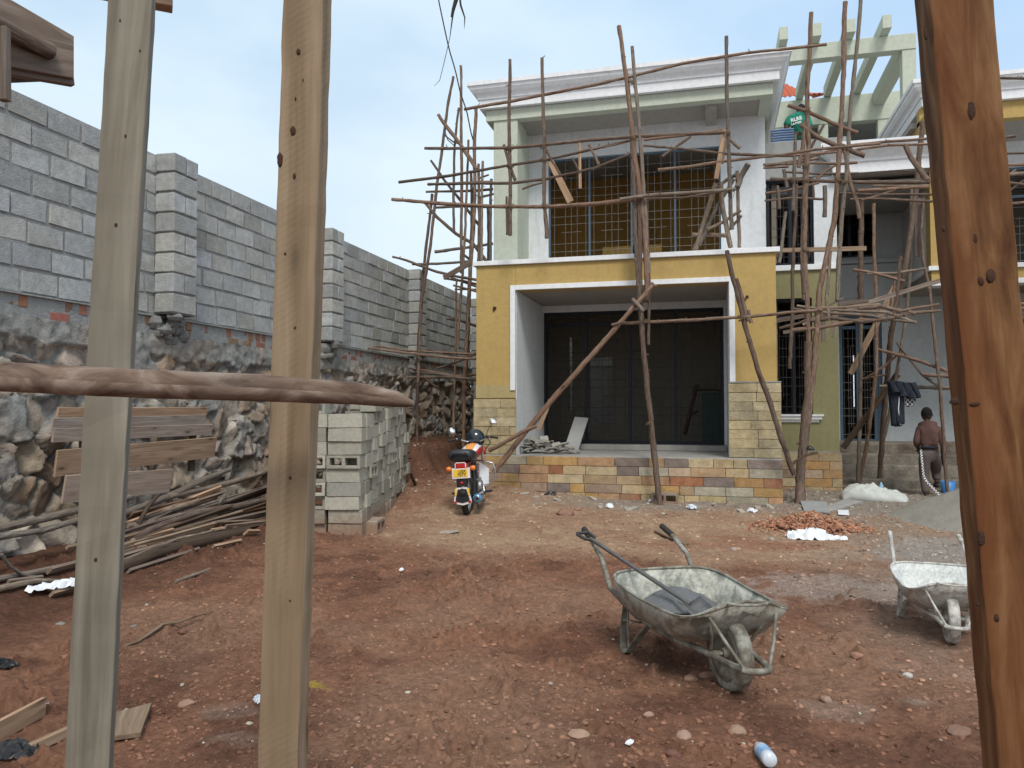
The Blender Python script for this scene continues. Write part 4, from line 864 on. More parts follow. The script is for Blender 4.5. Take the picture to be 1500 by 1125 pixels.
# wire and torn plantain fibre hanging at the top
m_ = MB(); wp = [P(x, y, Y=12.0) for x, y in ((640, -60), (643, 0), (651, 40), (660, 80), (668, 110), (674, 135), (684, 165), (691, 195), (693, 205))]
m_.tube(wp, .011, 6, sub=.1, wob=.006); m_.tube([P(672, -20, Y=12.0), P(663, 25, Y=12.0), P(659, 55, Y=12.0), P(651, 90, Y=12.0), P(644, 118, Y=12.0), P(636, 126, Y=12.0)], [.02, .014, .006, .006, .005, .003], 5)
m_.tube([P(672, -20, Y=12.0), P(668, 0, Y=12.0), P(664, 14, Y=12.0), P(661, 25, Y=12.0)], [.03, .035, .028, .012], 6); m_.tube([P(672, -20, Y=12.0), P(675, 8, Y=12.0), P(681, 26, Y=12.0), P(680, 42, Y=12.0)], [.015, .018, .012, .003], 5)
m_.tube([P(651, 190, Y=12.0), P(656, 205, Y=12.0), P(666, 214, Y=12.0)], .008, 5)
tag(m_.build('hanging_cable', M['rubber']), 'thin dark cable with torn strips hanging down to the left scaffold', 'cable')
# ============================================================ LOOSE THINGS IN THE YARD
def wp(par, o):
    o.parent = par; return o
# ---- hollow block stack
def block_mesh(vert=False):
    """hollow block .40 x .20 x .155; two cells running through the .20 side, or through the height if vert"""
    m_ = MB(); X, D, E = .2, (.077 if vert else .1), (.1 if vert else .077); xs = [-.2, -.163, -.02, .02, .163, .2]; zs = [-E, -E+.033, E-.033, E]; y0, y1 = -D, D
    hole = {(1, 1), (3, 1)}; W = (lambda p: (p[0], -p[2], p[1])) if vert else (lambda p: p)
    for i in range(5):
        for k in range(3):
            a, b, c, d = xs[i], xs[i+1], zs[k], zs[k+1]
            if (i, k) in hole:
                m_.add([W(p) for p in [(a, y0, c), (b, y0, c), (b, y0, d), (a, y0, d), (a, y1, c), (b, y1, c), (b, y1, d), (a, y1, d)]], [(0, 4, 5, 1), (1, 5, 6, 2), (2, 6, 7, 3), (3, 7, 4, 0)])
            else:
                for y, rv in ((y0, False), (y1, True)): m_.add([W(p) for p in [(a, y, c), (b, y, c), (b, y, d), (a, y, d)]], [(3, 2, 1, 0) if rv else (0, 1, 2, 3)])
    m_.add([W(p) for p in [(-X, y0, -E), (X, y0, -E), (X, y1, -E), (-X, y1, -E), (-X, y0, E), (X, y0, E), (X, y1, E), (-X, y1, E)]], [(0, 3, 2, 1), (4, 5, 6, 7), (0, 4, 7, 3), (1, 2, 6, 5)])
    bm = bmesh.new()
    for p in m_.v: bm.verts.new(p)
    bm.verts.ensure_lookup_table()
    for f in m_.f:
        try: bm.faces.new([bm.verts[i] for i in f])
        except ValueError: pass
    bmesh.ops.remove_doubles(bm, verts=bm.verts, dist=1e-4); bmesh.ops.recalc_face_normals(bm, faces=bm.faces)
    bmesh.ops.bevel(bm, geom=[e for e in bm.edges if e.is_manifold and e.calc_face_angle(0) > .5], offset=.005, segments=1, affect='EDGES')
    for v_ in bm.verts: v_.co += Vector((random.uniform(-.0025, .0025) for _ in range(3)))
    me = bpy.data.meshes.new('hollow_block'); bm.to_mesh(me); bm.free(); me.materials.append(M['cblock']); return me
mt = Mat('pale_cement_block', .95); v = mt.coord('World'); n_a = mt.noise(v, 22, 6, .65); q = mt.ramp(mt.rand(), [(0, (.25, .24, .2)), (.4, (.37, .36, .3)), (.8, (.44, .425, .355)), (1, (.28, .28, .25))])
q = mt.mix(1.0, q, mt.ramp(n_a, [(.25, .78), (.75, 1.15)]), 'MULTIPLY'); pz = mt.n('ShaderNodeNewGeometry'); sz_ = mt.n('ShaderNodeSeparateXYZ'); mt.l(pz.outputs['Position'], sz_.inputs[0])
am = mt.n('ShaderNodeMath', operation='MULTIPLY_ADD'); am.inputs[1].default_value = .35; mt.l(n_a, am.inputs[0]); mt.l(sz_.outputs[2], am.inputs[2])
q = mt.mix(mt.ramp(am.outputs[0], [(.3, .75), (.55, 0)]), q, (.24, .12, .07)); mt.color(q); mt.bump(mt.noise(v, 60, 6, .7), .006, .9); M['cblock'] = mt.m
bmes = [block_mesh() for _ in range(4)]; bmev = [block_mesh(True) for _ in range(4)]
SO = PG(528, 787); SA = R(12.3); SU = Vector((-math.sin(SA), math.cos(SA), 0)); SV = Vector((-math.cos(SA), -math.sin(SA), 0)); RH = .1605; nb = 0
def put_block(loc, rz, lb, vert=False, jz=.05):
    global nb
    o = bpy.data.objects.new('hollow_block', random.choice(bmev if vert else bmes)); COL.objects.link(o); o.location = loc; o.rotation_euler = (random.uniform(-.012, .012), random.uniform(-.012, .012), rz+random.uniform(-jz, jz)); nb += 1
    return tag(o, lb, 'concrete block', 'hollow concrete blocks stacked beside the motorcycle')
ords = ['bottom', 'second lowest', 'third lowest', 'fourth lowest', 'fifth lowest', 'fifth highest', 'fourth highest', 'third highest', 'second highest', 'topmost']
nth = ['first', 'second', 'third', 'fourth', 'fifth', 'sixth', 'seventh', 'eighth', 'ninth', 'tenth', 'eleventh', 'twelfth', 'thirteenth', 'fourteenth', 'fifteenth', 'sixteenth', 'seventeenth']
SLEN = 3.15; show = {3: 1, 5: 0, 8: 0}
for r in range(10):
    z = SO.z+.075+r*RH; sl = lambda u: .17*max(0, min(1, (u-.3)/2.6))
    for c_ in range(2):      # blocks of the front face, seen end-on from the yard
        if c_ == 0 and r == 9: continue
        holes_ = (c_ > 0 and r in (2, 3, 4, 5, 9)) or (c_ == 0 and r in (5,)) or (r == 9)
        put_block(SO+SV*(.2+.405*c_+random.uniform(-.015, .02))+SU*(.1+random.uniform(-.03, .03))+Vector((0, 0, z-SO.z)), SA, 'hollow block, front face, %s course, %s from the corner of the block stack' % (ords[r], nth[c_]), not holes_, .03)
    if r == 0: put_block(SO+SU*.42-SV*.06+Vector((0, 0, z-SO.z)), SA+math.pi/2, 'lowest hollow block jutting out at the front corner of the block stack')
    u = .21+(.5 if r == 9 else 0); kth = 0
    while u < SLEN-(.3 if r > 8 else 0)-random.uniform(0, .15):
        kth += 1; lb = 'hollow block, right face, %s course, %s from near corner of block stack' % (ords[r], nth[kth]); j_ = random.uniform(-.03, .03)
        if r == 8 and u > 1.9 or random.random() < .35:
            put_block(SO+SU*(u+.2)+SV*(.1+j_)+Vector((0, 0, z-SO.z+sl(u))), SA+math.pi/2, lb, not (r == 8 and u > 1.9) and random.random() > .15); u += .406
        else:
            put_block(SO+SU*(u+.1)+SV*(.2+j_)+Vector((0, 0, z-SO.z+sl(u))), SA, lb, True); u += .206
for (px, py, dz, rz, lb) in ((640, 722, .08, .3, 'hollow concrete block on the ground between the stack and the motorcycle'), (622, 728, .05, 1.2, 'dusty concrete block lying at the far foot of the stack'), (974, 733, .07, 0, 'hollow concrete block at the foot of the stone plinth behind the scaffold pole')):
    o = put_block(PG(px, py, dz) if px < 900 else Vector((P(974, 728, Y=12.32).x, 12.32, GZat(-.8, 12.3)+.07)), rz, lb)
    if 'group' in o: del o['group']

# ---- wheelbarrow: x forward (wheel at the origin), y left, z up
def cement_metal(name, base, cover, k):
    m = Mat(name, .75, .1, .3); v = m.coord('Object'); a = m.noise(v, 9, 7, .65); b = m.noise(v, 40, 5, .6)
    c_ = m.mix(m.ramp(a, [(k, 0), (k+.12, 1)]), base, cover); c_ = m.mix(1.0, c_, m.ramp(b, [(.3, .75), (.7, 1.15)]), 'MULTIPLY'); m.color(c_); m.bump(b, .004, .8); return m.m
M['bar_tray'] = cement_metal('cement_crusted_tray', (.24, .2, .15), (.4, .4, .35), .38); M['bar_in'] = cement_metal('cement_lined_tray', (.25, .26, .23), (.5, .5, .44), .44)
M['bar_frame'] = cement_metal('cement_crusted_frame', (.17, .15, .12), (.3, .3, .26), .45); M['bar_white'] = cement_metal('lime_lined_tray', (.5, .52, .52), (.62, .64, .62), .4); M['bar_fw'] = cement_metal('pale_crusted_frame', (.35, .34, .31), (.55, .54, .5), .42)
M['wet'] = simple('wet_mortar', (.13, .135, .14), .55, var=.35, ns=30, bd=.01)
def tray(L0, L1, hw_, depth, zr, n=40):
    """rounded tapering pan, thin sheet with rolled rim; returns outer & inner rings"""
    rings = []
    for (s, zf, off, fy) in ((1, 0, 0, 1), (.93, .35, -.03, .92), (.82, .72, -.06, .83), (.62, .97, -.08, .66), (.3, 1.02, -.09, .34)):
        ring = []
        for i in range(n):
            th = 2*math.pi*i/n; cx, cy = math.cos(th), math.sin(th); e = .45; X = abs(cx)**e*(1 if cx > 0 else -1); Y_ = abs(cy)**e*(1 if cy > 0 else -1)
            xm = (L0+L1)/2; hl = (L0-L1)/2; x = xm+X*hl*s+off*1.0; wd = hw_*fy*(1-.09*X); lip = .065*max(0, X)**3*(1-abs(Y_)**2)+.03*max(0, -X)**2-.02*abs(Y_)**3*(1-abs(X))-.03*max(0, X)*abs(Y_)**2
            ring.append((x, Y_*wd, zr+lip*(1-zf)-depth*zf))
        rings.append(ring)
    return rings
def barrow(name, label, loc, rz, tray_m, in_m, frame_m, tilt=0):
    t = thing(name, label, 'wheelbarrow', loc, rz); t.rotation_euler = (0, tilt, rz)
    rg = tray(.17, -.84, .35, .205, .43); n = 40; m_ = MB()
    vs = [p for r in rg for p in r]; fs = [(a*n+i, a*n+(i+1) % n, (a+1)*n+(i+1) % n, (a+1)*n+i) for a in range(4) for i in range(n)]; fs.append(tuple(4*n+i for i in range(n)))
    m_.add(vs, [f[::-1] for f in fs], None, 0, None, True)
    o = m_.build('tray', [tray_m, in_m], t); md = o.modifiers.new('solid', 'SOLIDIFY'); md.thickness = .006; md.offset = 1; md.material_offset = 1
    tx = bpy.data.textures.new('dents', 'CLOUDS'); tx.noise_scale = .16; dm = o.modifiers.new('dents', 'DISPLACE'); dm.texture = tx; dm.strength = .035; dm.mid_level = .5
    m_ = MB(); ring = [Vector(p) for p in rg[0]]; m_.tube(ring+[ring[0]], .008, 7, cap=False); rm = m_.build('rim', frame_m, o)
    dm = rm.modifiers.new('dents', 'DISPLACE'); dm.texture = tx; dm.strength = .02
    r = .0165
    m_ = MB()
    for s in (-1, 1):
        m_.tube([(-1.38, s*.29, .62), (-1.28, s*.295, .60), (-1.05, s*.3, .50), (-.9, s*.3, .34), (-.6, s*.25, .235), (-.3, s*.19, .2), (-.05, s*.12, .19), (.18, s*.085, .185), (.255, s*.06, .185)], r, 10, sub=.03)
    m_.tube([(.25, -.075, .185), (.285, -.045, .185), (.295, 0, .185), (.285, .045, .185), (.25, .075, .185)], r, 10); m_.tube([(-.62, -.24, .24), (-.62, .24, .24)], .012, 8); m_.tube([(-.22, -.17, .24), (-.22, .17, .24)], .012, 8)
    m_.tube([(-.02, -.13, .19), (-.02, .13, .19)], .01, 8)
    m_.build('frame', frame_m, t)
    for s in (-1, 1):
        g = MB(); g.tube([(-1.40, s*.29, .63), (-1.25, s*.296, .588)], .0205, 10); g.build('grip', M['rubber'] if tray_m is M['bar_tray'] else frame_m, t)
        g = MB(); pts = [(-.72, s*.27, .285), (-.74, s*.28, .16), (-.725, s*.29, .02), (-.69, s*.29, .004), (-.655, s*.285, .02), (-.55, s*.25, .15), (-.48, s*.23, .22)]
        for a, b in zip(pts, pts[1:]): g.plank(a, b, .04, .006, (0, s, 0))
        g.plank((-.73, s*.275, .19), (-.56, s*.245, .21), .03, .005, (0, s, 0)); g.tube([(-.66, s*.28, .015), (-.7, s*.27, .28)], .007, 6); g.build('leg', frame_m, t)
        g = MB(); g.tube([(.12, s*.2, .44), (.05, s*.13, .3), (-.01, s*.1, .2)], .009, 8); g.tube([(.12, s*.2, .44), (.2, s*.13, .3), (.255, s*.07, .19)], .009, 8); g.build('tray_stay', frame_m, t)
    g = MB(); ng = 30; g.tube([(.175+.08*math.cos(a), .12*math.sin(a), .495) for a in [R(-80+160*i/12) for i in range(13)]], .008, 7); g.build('nose_guard', frame_m, t)
    wh = thing('x', None, None, (0, 0, 0)); bpy.data.objects.remove(wh)
    g = MB(); R1 = .188; g.lathe([(R1-.05, -.034), (R1-.022, -.042), (R1-.004, -.03), (R1, 0), (R1-.004, .03), (R1-.022, .042), (R1-.05, .034)], (0, 0, R1), 'y', 36); wo = g.build('wheel', frame_m if tray_m is not M['bar_tray'] else M['bar_frame'], t)
    g = MB(); g.lathe([(0, -.035), (.028, -.045), (.03, -.02), (.06, -.012), (.11, -.028), (.14, -.036), (.14, .036), (.11, .028), (.06, .012), (.03, .02), (.028, .045), (0, .035)], (0, 0, R1), 'y', 30); g.build('rim_disc', frame_m, wo)
    g = MB(); g.tube([(0, -.125, R1), (0, .125, R1)], .011, 8); g.build('axle', frame_m, wo)
    return t
hm_ = (P(862, 788, Z=.62)+P(973, 782, Z=.62))/2; wg = PG(1075, 1012); hd = Vector((wg.x-hm_.x, wg.y-hm_.y)); rz1 = math.atan2(hd.y, hd.x)
b1 = barrow('wheelbarrow', 'cement-crusted wheelbarrow holding a shovel and wet mortar, standing alone on the red earth', (wg.x-.02, wg.y+.03, wg.z-.005), rz1, M['bar_tray'], M['bar_in'], M['bar_frame'])
hs = hd.length/1.38; b1.scale = (min(1.12, max(.9, hs)),)*3
w2 = PG(1397, 944); d2 = Vector((w2.x-1.28, w2.y-7.1)); rz2 = math.atan2(-1.25, -.13)
b2 = barrow('wheelbarrow', 'white lime-crusted empty wheelbarrow partly hidden by the brown post, wheel towards the viewer', (w2.x, w2.y+.05, w2.z-.005), rz2, M['bar_fw'], M['bar_white'], M['bar_fw'])
b2.scale = (.86, .86, .86)
# wet mortar heap in the first barrow and the shovel lying in it
mw1 = b1.matrix_basis.copy(); mw1 = Matrix.LocRotScale(b1.location, b1.rotation_euler, b1.scale)
m_ = MB(); vs = [(0, 0, 0)]; nn = 24
for j in range(1, 7):
    for i in range(nn):
        th = 2*math.pi*i/nn; rr_ = j/6; x = -.64+.2*rr_*math.cos(th); y = .02+.25*rr_*math.sin(th); z = .285+.10*(1-rr_**1.5)+random.uniform(-.008, .008)-.1*max(0, x+.5); vs.append(mw1@Vector((x, y, z)))
vs[0] = mw1@Vector((-.64, .02, .39)); fs = [(0, 1+i, 1+(i+1) % nn) for i in range(nn)]+[(1+(j-1)*nn+i, 1+j*nn+i, 1+j*nn+(i+1) % nn, 1+(j-1)*nn+(i+1) % nn) for j in range(1, 6) for i in range(nn)]
m_.add(vs, fs, None, 0, None, True); tag(m_.build('mortar_heap', M['wet']), 'dark wet mortar heaped in the back of the cement-crusted wheelbarrow', 'mortar', kind='stuff')
sh = thing('shovel', 'shovel with a looped handle lying in the mortar of the cement-crusted wheelbarrow', 'shovel', mw1@Vector((-.6, .1, .44)))
pA = C(868, 791, (P(862, 788, Z=.66)-Vector((0, 0, H))).dot(fwd)); tip = mw1@Vector((-.22, .03, .30)); pB = pA.lerp(tip, .72)
dv = (pB-pA).normalized(); sd_ = dv.cross(Vector((0, 0, 1))).normalized(); un = sd_.cross(dv)
M['steel_blue'] = simple('worn_grey_steel', (.15, .145, .14), .4, .6, var=.5, ns=20); M['dkwood'] = simple('dark_grip', (.03, .03, .033), .5)
m_ = MB(); m_.tube([pA, pB, pB+dv*.12], [.014, .014, .012], 10); kid(m_, 'shaft', M['steel_blue'], sh)
m_ = MB(); m_.tube([pA, pA-dv*.03+sd_*.045, pA-dv*.1+sd_*.055, pA-dv*.115+sd_*.045, pA-dv*.115-sd_*.045, pA-dv*.1-sd_*.055, pA-dv*.03-sd_*.045, pA], .011, 8, cap=False); kid(m_, 'handle_loop', M['dkwood'], sh)
m_ = MB(); g0 = pB+dv*.1; vs = []
for i in range(7):
    t = i/6; wdt = .105*(1-.55*max(0, t-.6)**1.3*2.2)
    for k in range(5): s_ = (k-2)/2; vs.append(g0+dv*(.29*t)+sd_*wdt*s_+un*(.03*s_*s_*(1-t*.6)-.035*t))
m_.add(vs, [(i*5+k, i*5+k+1, (i+1)*5+k+1, (i+1)*5+k) for i in range(6) for k in range(4)], None, 0, None, True); o = kid(m_, 'blade', M['steel_blue'], sh); o.modifiers.new('s', 'SOLIDIFY').thickness = .003

# ---- motorcycle, x forward, y left, z up, origin under the rear wheel
M['glass'] = simple('mirror_glass', (.9, .95, .95), .06, 1.0, var=.01); M['redlens'] = simple('red_lens', (.45, .012, .015), .25, spec=.6); M['orange'] = simple('orange_lens', (.75, .2, .03), .3, spec=.6)
M['platey'] = simple('yellow_plate', (.78, .5, .04), .5, var=.08); M['platew'] = simple('white_plate_edge', (.75, .68, .66), .5); M['redp'] = simple('red_paint', (.4, .03, .03), .3, spec=.6); M['whitep'] = simple('white_paint_gloss', (.7, .72, .76), .3, spec=.6)
M['orangep'] = simple('orange_paint', (.72, .3, .06), .35, spec=.5); M['seat'] = simple('seat_vinyl', (.024, .028, .032), .42, bd=.002); M['engine'] = simple('engine_alloy', (.28, .28, .28), .45, .7); M['bluep'] = simple('blue_pipe_end', (.1, .28, .5), .4, .3); M['cowl'] = simple('dark_glossy_cowl', (.012, .022, .03), .15, spec=.7)
rw_ = PG(686, 757); moto = thing('motorcycle', 'black and red motorcycle with yellow number plate parked beside the block stack', 'motorcycle', (rw_.x, rw_.y, rw_.z), R(90-9)); moto.rotation_euler = (R(-4), 0, R(98))
def mk(m_, name, mat, par=None, bevel=0): return m_.build(name, mat, par or moto, bevel)
def wheel(x, rad, wd, name):
    g = MB(); g.lathe([(rad-.07, -wd*.7), (rad-.04, -wd), (rad-.012, -wd*.8), (rad, 0), (rad-.012, wd*.8), (rad-.04, wd), (rad-.07, wd*.7)], (x, 0, rad), 'y', 36); wo = mk(g, name, M['rubber'])
    g = MB(); g.lathe([(rad-.072, -wd*.6), (rad-.09, -wd*.5), (rad-.09, wd*.5), (rad-.072, wd*.6)], (x, 0, rad), 'y', 30); g.lathe([(0, -.05), (.055, -.05), (.06, 0), (.055, .05), (0, .05)], (x, 0, rad), 'y', 16)
    for k in range(18):
        a = k*math.pi/9; g.tube([(x+.05*math.cos(a), .03*(-1)**k, rad+.05*math.sin(a)), (x+(rad-.08)*math.cos(a+.2), 0, rad+(rad-.08)*math.sin(a+.2))], .0028, 4)
    g.build('rim', M['chrome'], wo)
wheel(0, .30, .045, 'rear_wheel'); wheel(1.26, .30, .038, 'front_wheel')
# mudguards
def guard(x, rad, w_, a0, a1, name, mat):
    g = MB(); vs = []; n_ = 14
    for i in range(n_+1):
        a = R(a0+(a1-a0)*i/n_)
        for k in range(5): s_ = (k-2)/2; rr = rad+.025*(1-s_*s_); vs.append((x+rr*math.cos(a), s_*w_, .30+rr*math.sin(a)))
    g.add(vs, [(i*5+k, i*5+k+1, (i+1)*5+k+1, (i+1)*5+k) for i in range(n_) for k in range(4)], None, 0, None, True); o = mk(g, name, mat); o.modifiers.new('s', 'SOLIDIFY').thickness = .004
guard(0, .335, .075, 60, 175, 'rear_mudguard', M['black']); guard(1.26, .325, .06, 30, 165, 'front_mudguard', M['redp'])
# mud flap with a white rim and red tips
g = MB(); fl = [(-.335, y, z) for y, z in ((-.075, .44), (.075, .44), (.12, .28), (.125, .23), (.0, .2), (-.125, .23), (-.12, .28))]; g.add(fl, [(0, 1, 2, 3, 4, 5, 6)]); o = mk(g, 'mud_flap', M['platew']); o.modifiers.new('s', 'SOLIDIFY').thickness = .006
g = MB(); g.add([(-.343, y*.78, .325+(z-.325)*.78+.004) for _, y, z in fl], [(0, 1, 2, 3, 4, 5, 6)]); g.build('flap_centre', M['black'], o)
for s in (-1, 1):
    g = MB(); g.ball((-.345, s*.1, .245), (.006, .022, .018), 8, 6); g.build('reflector', M['redlens'], o)
    g = MB(); g.obox((-.345, s*.088, .385), (.003, 0, 0), (0, .012, 0), (0, 0, .045)); g.build('yellow_strip', M['platey'], o)
g = MB(); g.obox((-.31, 0, .5), (.01, 0, 0), (0, .06, 0), (0, 0, .09)); mk(g, 'plate_bracket', M['black'])
g = MB(); g.ball((-.325, 0, .50), (.012, .022, .018), 8, 6); mk(g, 'rear_reflector', M['redlens'])
# number plate with characters
g = MB(); g.obox((-.335, 0, .63), (.004, 0, 0), (0, .125, 0), (0, 0, .068)); pl = mk(g, 'number_plate', M['platew'], bevel=.004)
g = MB(); g.obox((-.3425, .01, .636), (.003, 0, 0), (0, .098, 0), (0, 0, .05)); g.build('plate_face', M['platey'], pl)
def text(s, size, name, mat, par, mw_, bold=.0):
    cu = bpy.data.curves.new('t', 'FONT'); cu.body = s; cu.size = size; cu.extrude = .0008; cu.align_x = 'CENTER'; cu.align_y = 'CENTER'; cu.offset = bold
    tmp = bpy.data.objects.new('t', cu); COL.objects.link(tmp); bpy.context.view_layer.update(); dg = bpy.context.evaluated_depsgraph_get(); me = bpy.data.meshes.new_from_object(tmp.evaluated_get(dg)); bpy.data.objects.remove(tmp)
    me.materials.clear(); me.materials.append(mat); o = bpy.data.objects.new(name, me); COL.objects.link(o); o.parent = par; o.matrix_local = mw_; return o
RB = Matrix(((0, 0, -1), (-1, 0, 0), (0, 1, 0))).to_4x4()      # text facing -x, reading towards -y
text('UEX', .052, 'plate_lettering', M['black'], pl, Matrix.Translation((-.347, -.02, .659))@RB, .001); text('707Y', .058, 'plate_lettering', M['black'], pl, Matrix.Translation((-.347, -.01, .612))@RB, .001)
# tail light, indicators, seat, grab rail
g = MB(); g.obox((-.30, 0, .735), (.04, 0, 0), (0, .062, 0), (0, 0, .034)); tl = mk(g, 'tail_light', M['redlens'], bevel=.012)
g = MB(); g.tube([(-.345, -.07, .705), (-.345, -.07, .765), (-.34, -.055, .775), (-.34, .055, .775), (-.345, .07, .765), (-.345, .07, .705)], .007, 6); g.build('light_bezel', M['platew'], tl)
for s in (-1, 1):
    g = MB(); g.tube([(-.3, 0, .7), (-.3, s*.13, .7)], .009, 6); so_ = mk(g, 'indicator', M['chrome']); g = MB(); g.lathe([(0, -.035), (.03, -.03), (.036, 0), (.03, .035), (0, .04)], (-.31, s*.165, .695), 'y', 14); g.build('lens', M['orange'], so_)
g = MB(); vs = []; prof = [(-.33, .14, .81, .92), (-.3, .17, .79, .955), (-.1, .18, .78, .95), (.1, .17, .77, .92), (.25, .14, .755, .875), (.42, .105, .76, .85), (.47, .08, .77, .84)]
for x, hw2, zb2, zt2 in prof:
    for k in range(12):
        a = 2*math.pi*k/12; cx, cz = math.cos(a), math.sin(a); vs.append((x, hw2*abs(cx)**.6*(1 if cx > 0 else -1), (zb2+zt2)/2+(zt2-zb2)/2*abs(cz)**.7*(1 if cz > 0 else -1)))
n_ = len(prof); g.add(vs, [(i*12+k, i*12+(k+1) % 12, (i+1)*12+(k+1) % 12, (i+1)*12+k) for i in range(n_-1) for k in range(12)]+[tuple(range(12))[::-1], tuple(range((n_-1)*12, n_*12))], None, 0, None, True); mk(g, 'seat', M['seat'])
g = MB(); g.tube([(.0, -.13, .8), (-.25, -.13, .83), (-.345, -.11, .86), (-.36, -.09, .9), (-.36, .09, .9), (-.345, .11, .86), (-.25, .13, .83), (0, .13, .8)], .011, 8); mk(g, 'grab_rail', M['black'])
g = MB(); g.obox((-.1, 0, .70), (0, .09, 0), (0, 0, .07), (.22, 0, 0)); mk(g, 'side_cover', M['redp'], bevel=.03)
# tank
g = MB(); vs = []; prof = [(.40, .08, .80, .88), (.46, .12, .78, .93), (.58, .15, .77, .985), (.74, .155, .77, 1.0), (.86, .13, .79, .98), (.92, .09, .82, .95)]
for x, hw2, zb2, zt2 in prof:
    for k in range(12):
        a = 2*math.pi*k/12; vs.append((x, hw2*math.cos(a), (zb2+zt2)/2+(zt2-zb2)/2*math.sin(a)))
n_ = len(prof); g.add(vs, [(i*12+k, i*12+(k+1) % 12, (i+1)*12+(k+1) % 12, (i+1)*12+k) for i in range(n_-1) for k in range(12)]+[tuple(range(12))[::-1], tuple(range((n_-1)*12, n_*12))], None, [3 if (k % 12 in (3, 2)) else (1 if k % 12 in (1, 4) else 2) for i in range(n_-1) for k in range(12)]+[0, 0], None, True); mk(g, 'fuel_tank', [M['redp'], M['whitep'], M['redp'], M['orangep']])
# frame, engine, crash bars, exhaust
g = MB()
for s in (-1, 1): g.tube([(0, s*.09, .30), (.3, s*.1, .33), (.42, s*.09, .5), (.4, s*.07, .75)], .016, 8); g.tube([(-.02, s*.1, .3), (.02, s*.115, .5), (.05, s*.1, .74)], .024, 10); g.tube([(-.25, s*.08, .72), (.4, s*.08, .75), (.9, s*.03, .9)], .014, 8)
g.tube([(.92, 0, .95), (.8, 0, .5), (.75, 0, .3), (.4, 0, .28)], .02, 8); mk(g, 'frame', M['black'])
g = MB(); g.obox((.55, 0, .38), (0, .11, 0), (0, 0, .11), (.16, 0, 0)); g.lathe([(0, -.15), (.09, -.15), (.1, -.1), (.1, .1), (.09, .15), (0, .15)], (.5, 0, .37), 'y', 20)
for k in range(7): g.obox((.63+.012*k, 0, .50+.028*k), (.075, 0, 0), (0, .085, 0), (0, 0, .007))
g.obox((.67, 0, .59), (.05, 0, 0), (0, .055, 0), (0, 0, .11)); mk(g, 'engine', M['engine'], bevel=.008)
g = MB()
for s in (-1, 1): g.tube([(.78, s*.04, .32), (.8, s*.2, .36), (.8, s*.3, .46), (.78, s*.315, .58), (.76, s*.28, .68), (.78, s*.14, .72), (.82, s*.03, .73)], .014, 10, sub=.04)
mk(g, 'crash_bar', M['chrome'])
for s in (-1, 1):
    g = MB(); vs = [(.78, s*.06, .35), (.80, s*.2, .38), (.82, s*.215, .6), (.80, s*.07, .72)]; g.add(vs, [(0, 1, 2, 3)]); o = mk(g, 'leg_shield', M['whitep']); o.modifiers.new('s', 'SOLIDIFY').thickness = .008
g = MB(); g.tube([(.68, -.06, .5), (.8, -.1, .4), (.7, -.15, .24), (.3, -.17, .24)], .018, 10, sub=.04); g.lathe([(.0, -.36), (.04, -.36), (.052, -.34), (.056, -.1), (.05, .2), (.02, .28), (0, .28)], (.13, -.18, .27), 'x', 18); ex = mk(g, 'exhaust', M['chrome'])
g = MB(); g.lathe([(.02, -.05), (.06, -.05), (.062, .03), (.058, .04)], (-.18, -.18, .27), 'x', 18); g.build('end_cap', M['bluep'], ex); g = MB(); g.lathe([(0, 0), (.022, 0)], (-.232, -.18, .27), 'x', 14); g.build('outlet', M['black'], ex)
g = MB(); g.tube([(.35, -.28, .3), (.35, -.1, .3)], .014, 8); g.tube([(.35, .1, .3), (.35, .28, .3)], .014, 8); g.obox((.35, -.26, .31), (.03, 0, 0), (0, .05, 0), (0, 0, .015)); mk(g, 'footrest', M['black'])
g = MB(); g.tube([(.36, .08, .27), (.3, .19, .12), (.27, .235, .015)], .011, 8); g.obox((.27, .235, .012), (.03, 0, 0), (0, .025, 0), (0, 0, .005)); mk(g, 'side_stand', M['black'])
g = MB(); g.tube([(.3, -.05, .28), (.28, -.1, .12), (.22, -.12, .03)], .01, 8); mk(g, 'centre_stand', M['black'])
for s in (-1, 1):
    g = MB(); g.tube([(1.26, s*.085, .30), (1.08, s*.085, .72), (.98, s*.085, .96)], [.024, .02, .02], 10); mk(g, 'fork_leg', M['chrome'])
# handlebar, controls, mirrors, cowl
g = MB(); g.tube([(.80, -.36, 1.05), (.86, -.24, 1.07), (.93, -.12, 1.02), (.94, 0, .99), (.93, .12, 1.02), (.86, .24, 1.07), (.80, .36, 1.05)], .011, 10, sub=.04); hb = mk(g, 'handlebar', M['chrome'])
for s in (-1, 1):
    g = MB(); g.tube([(.795, s*.38, 1.048), (.85, s*.26, 1.068)], .018, 10); g.build('grip', M['rubber'], hb); g = MB(); g.tube([(.90, s*.36, 1.045), (.89, s*.24, 1.07), (.86, s*.2, 1.06)], .006, 6); g.obox((.87, s*.21, 1.07), (.025, 0, 0), (0, .025, 0), (0, 0, .022)); g.build('lever', M['black'], hb)
    g = MB(); g.tube([(.87, s*.2, 1.08), (.88, s*.23, 1.18), (.86, s*.3, 1.26)], .005, 6); mi_ = mk(g, 'mirror', M['black']); g = MB(); zc_ = 1.30 if s < 0 else 1.2; g.lathe([(0, 0), (.052, 0), (.054, .012), (.04, .03), (0, .035)], (0, 0, 0), 'x', 20); go_ = g.build('mirror_glass', M['glass'], mi_); go_.location = (.845, s*.32, zc_); go_.rotation_euler = (0, R(24), R(8))
for s in (-1, 1):
    g = MB(); g.tube([(.88, s*.21, 1.06), (.98, s*.24, .98), (1.0, s*.14, .86), (.96, s*.04, .8)], .006, 6, sub=.03); mk(g, 'cable', M['black'])
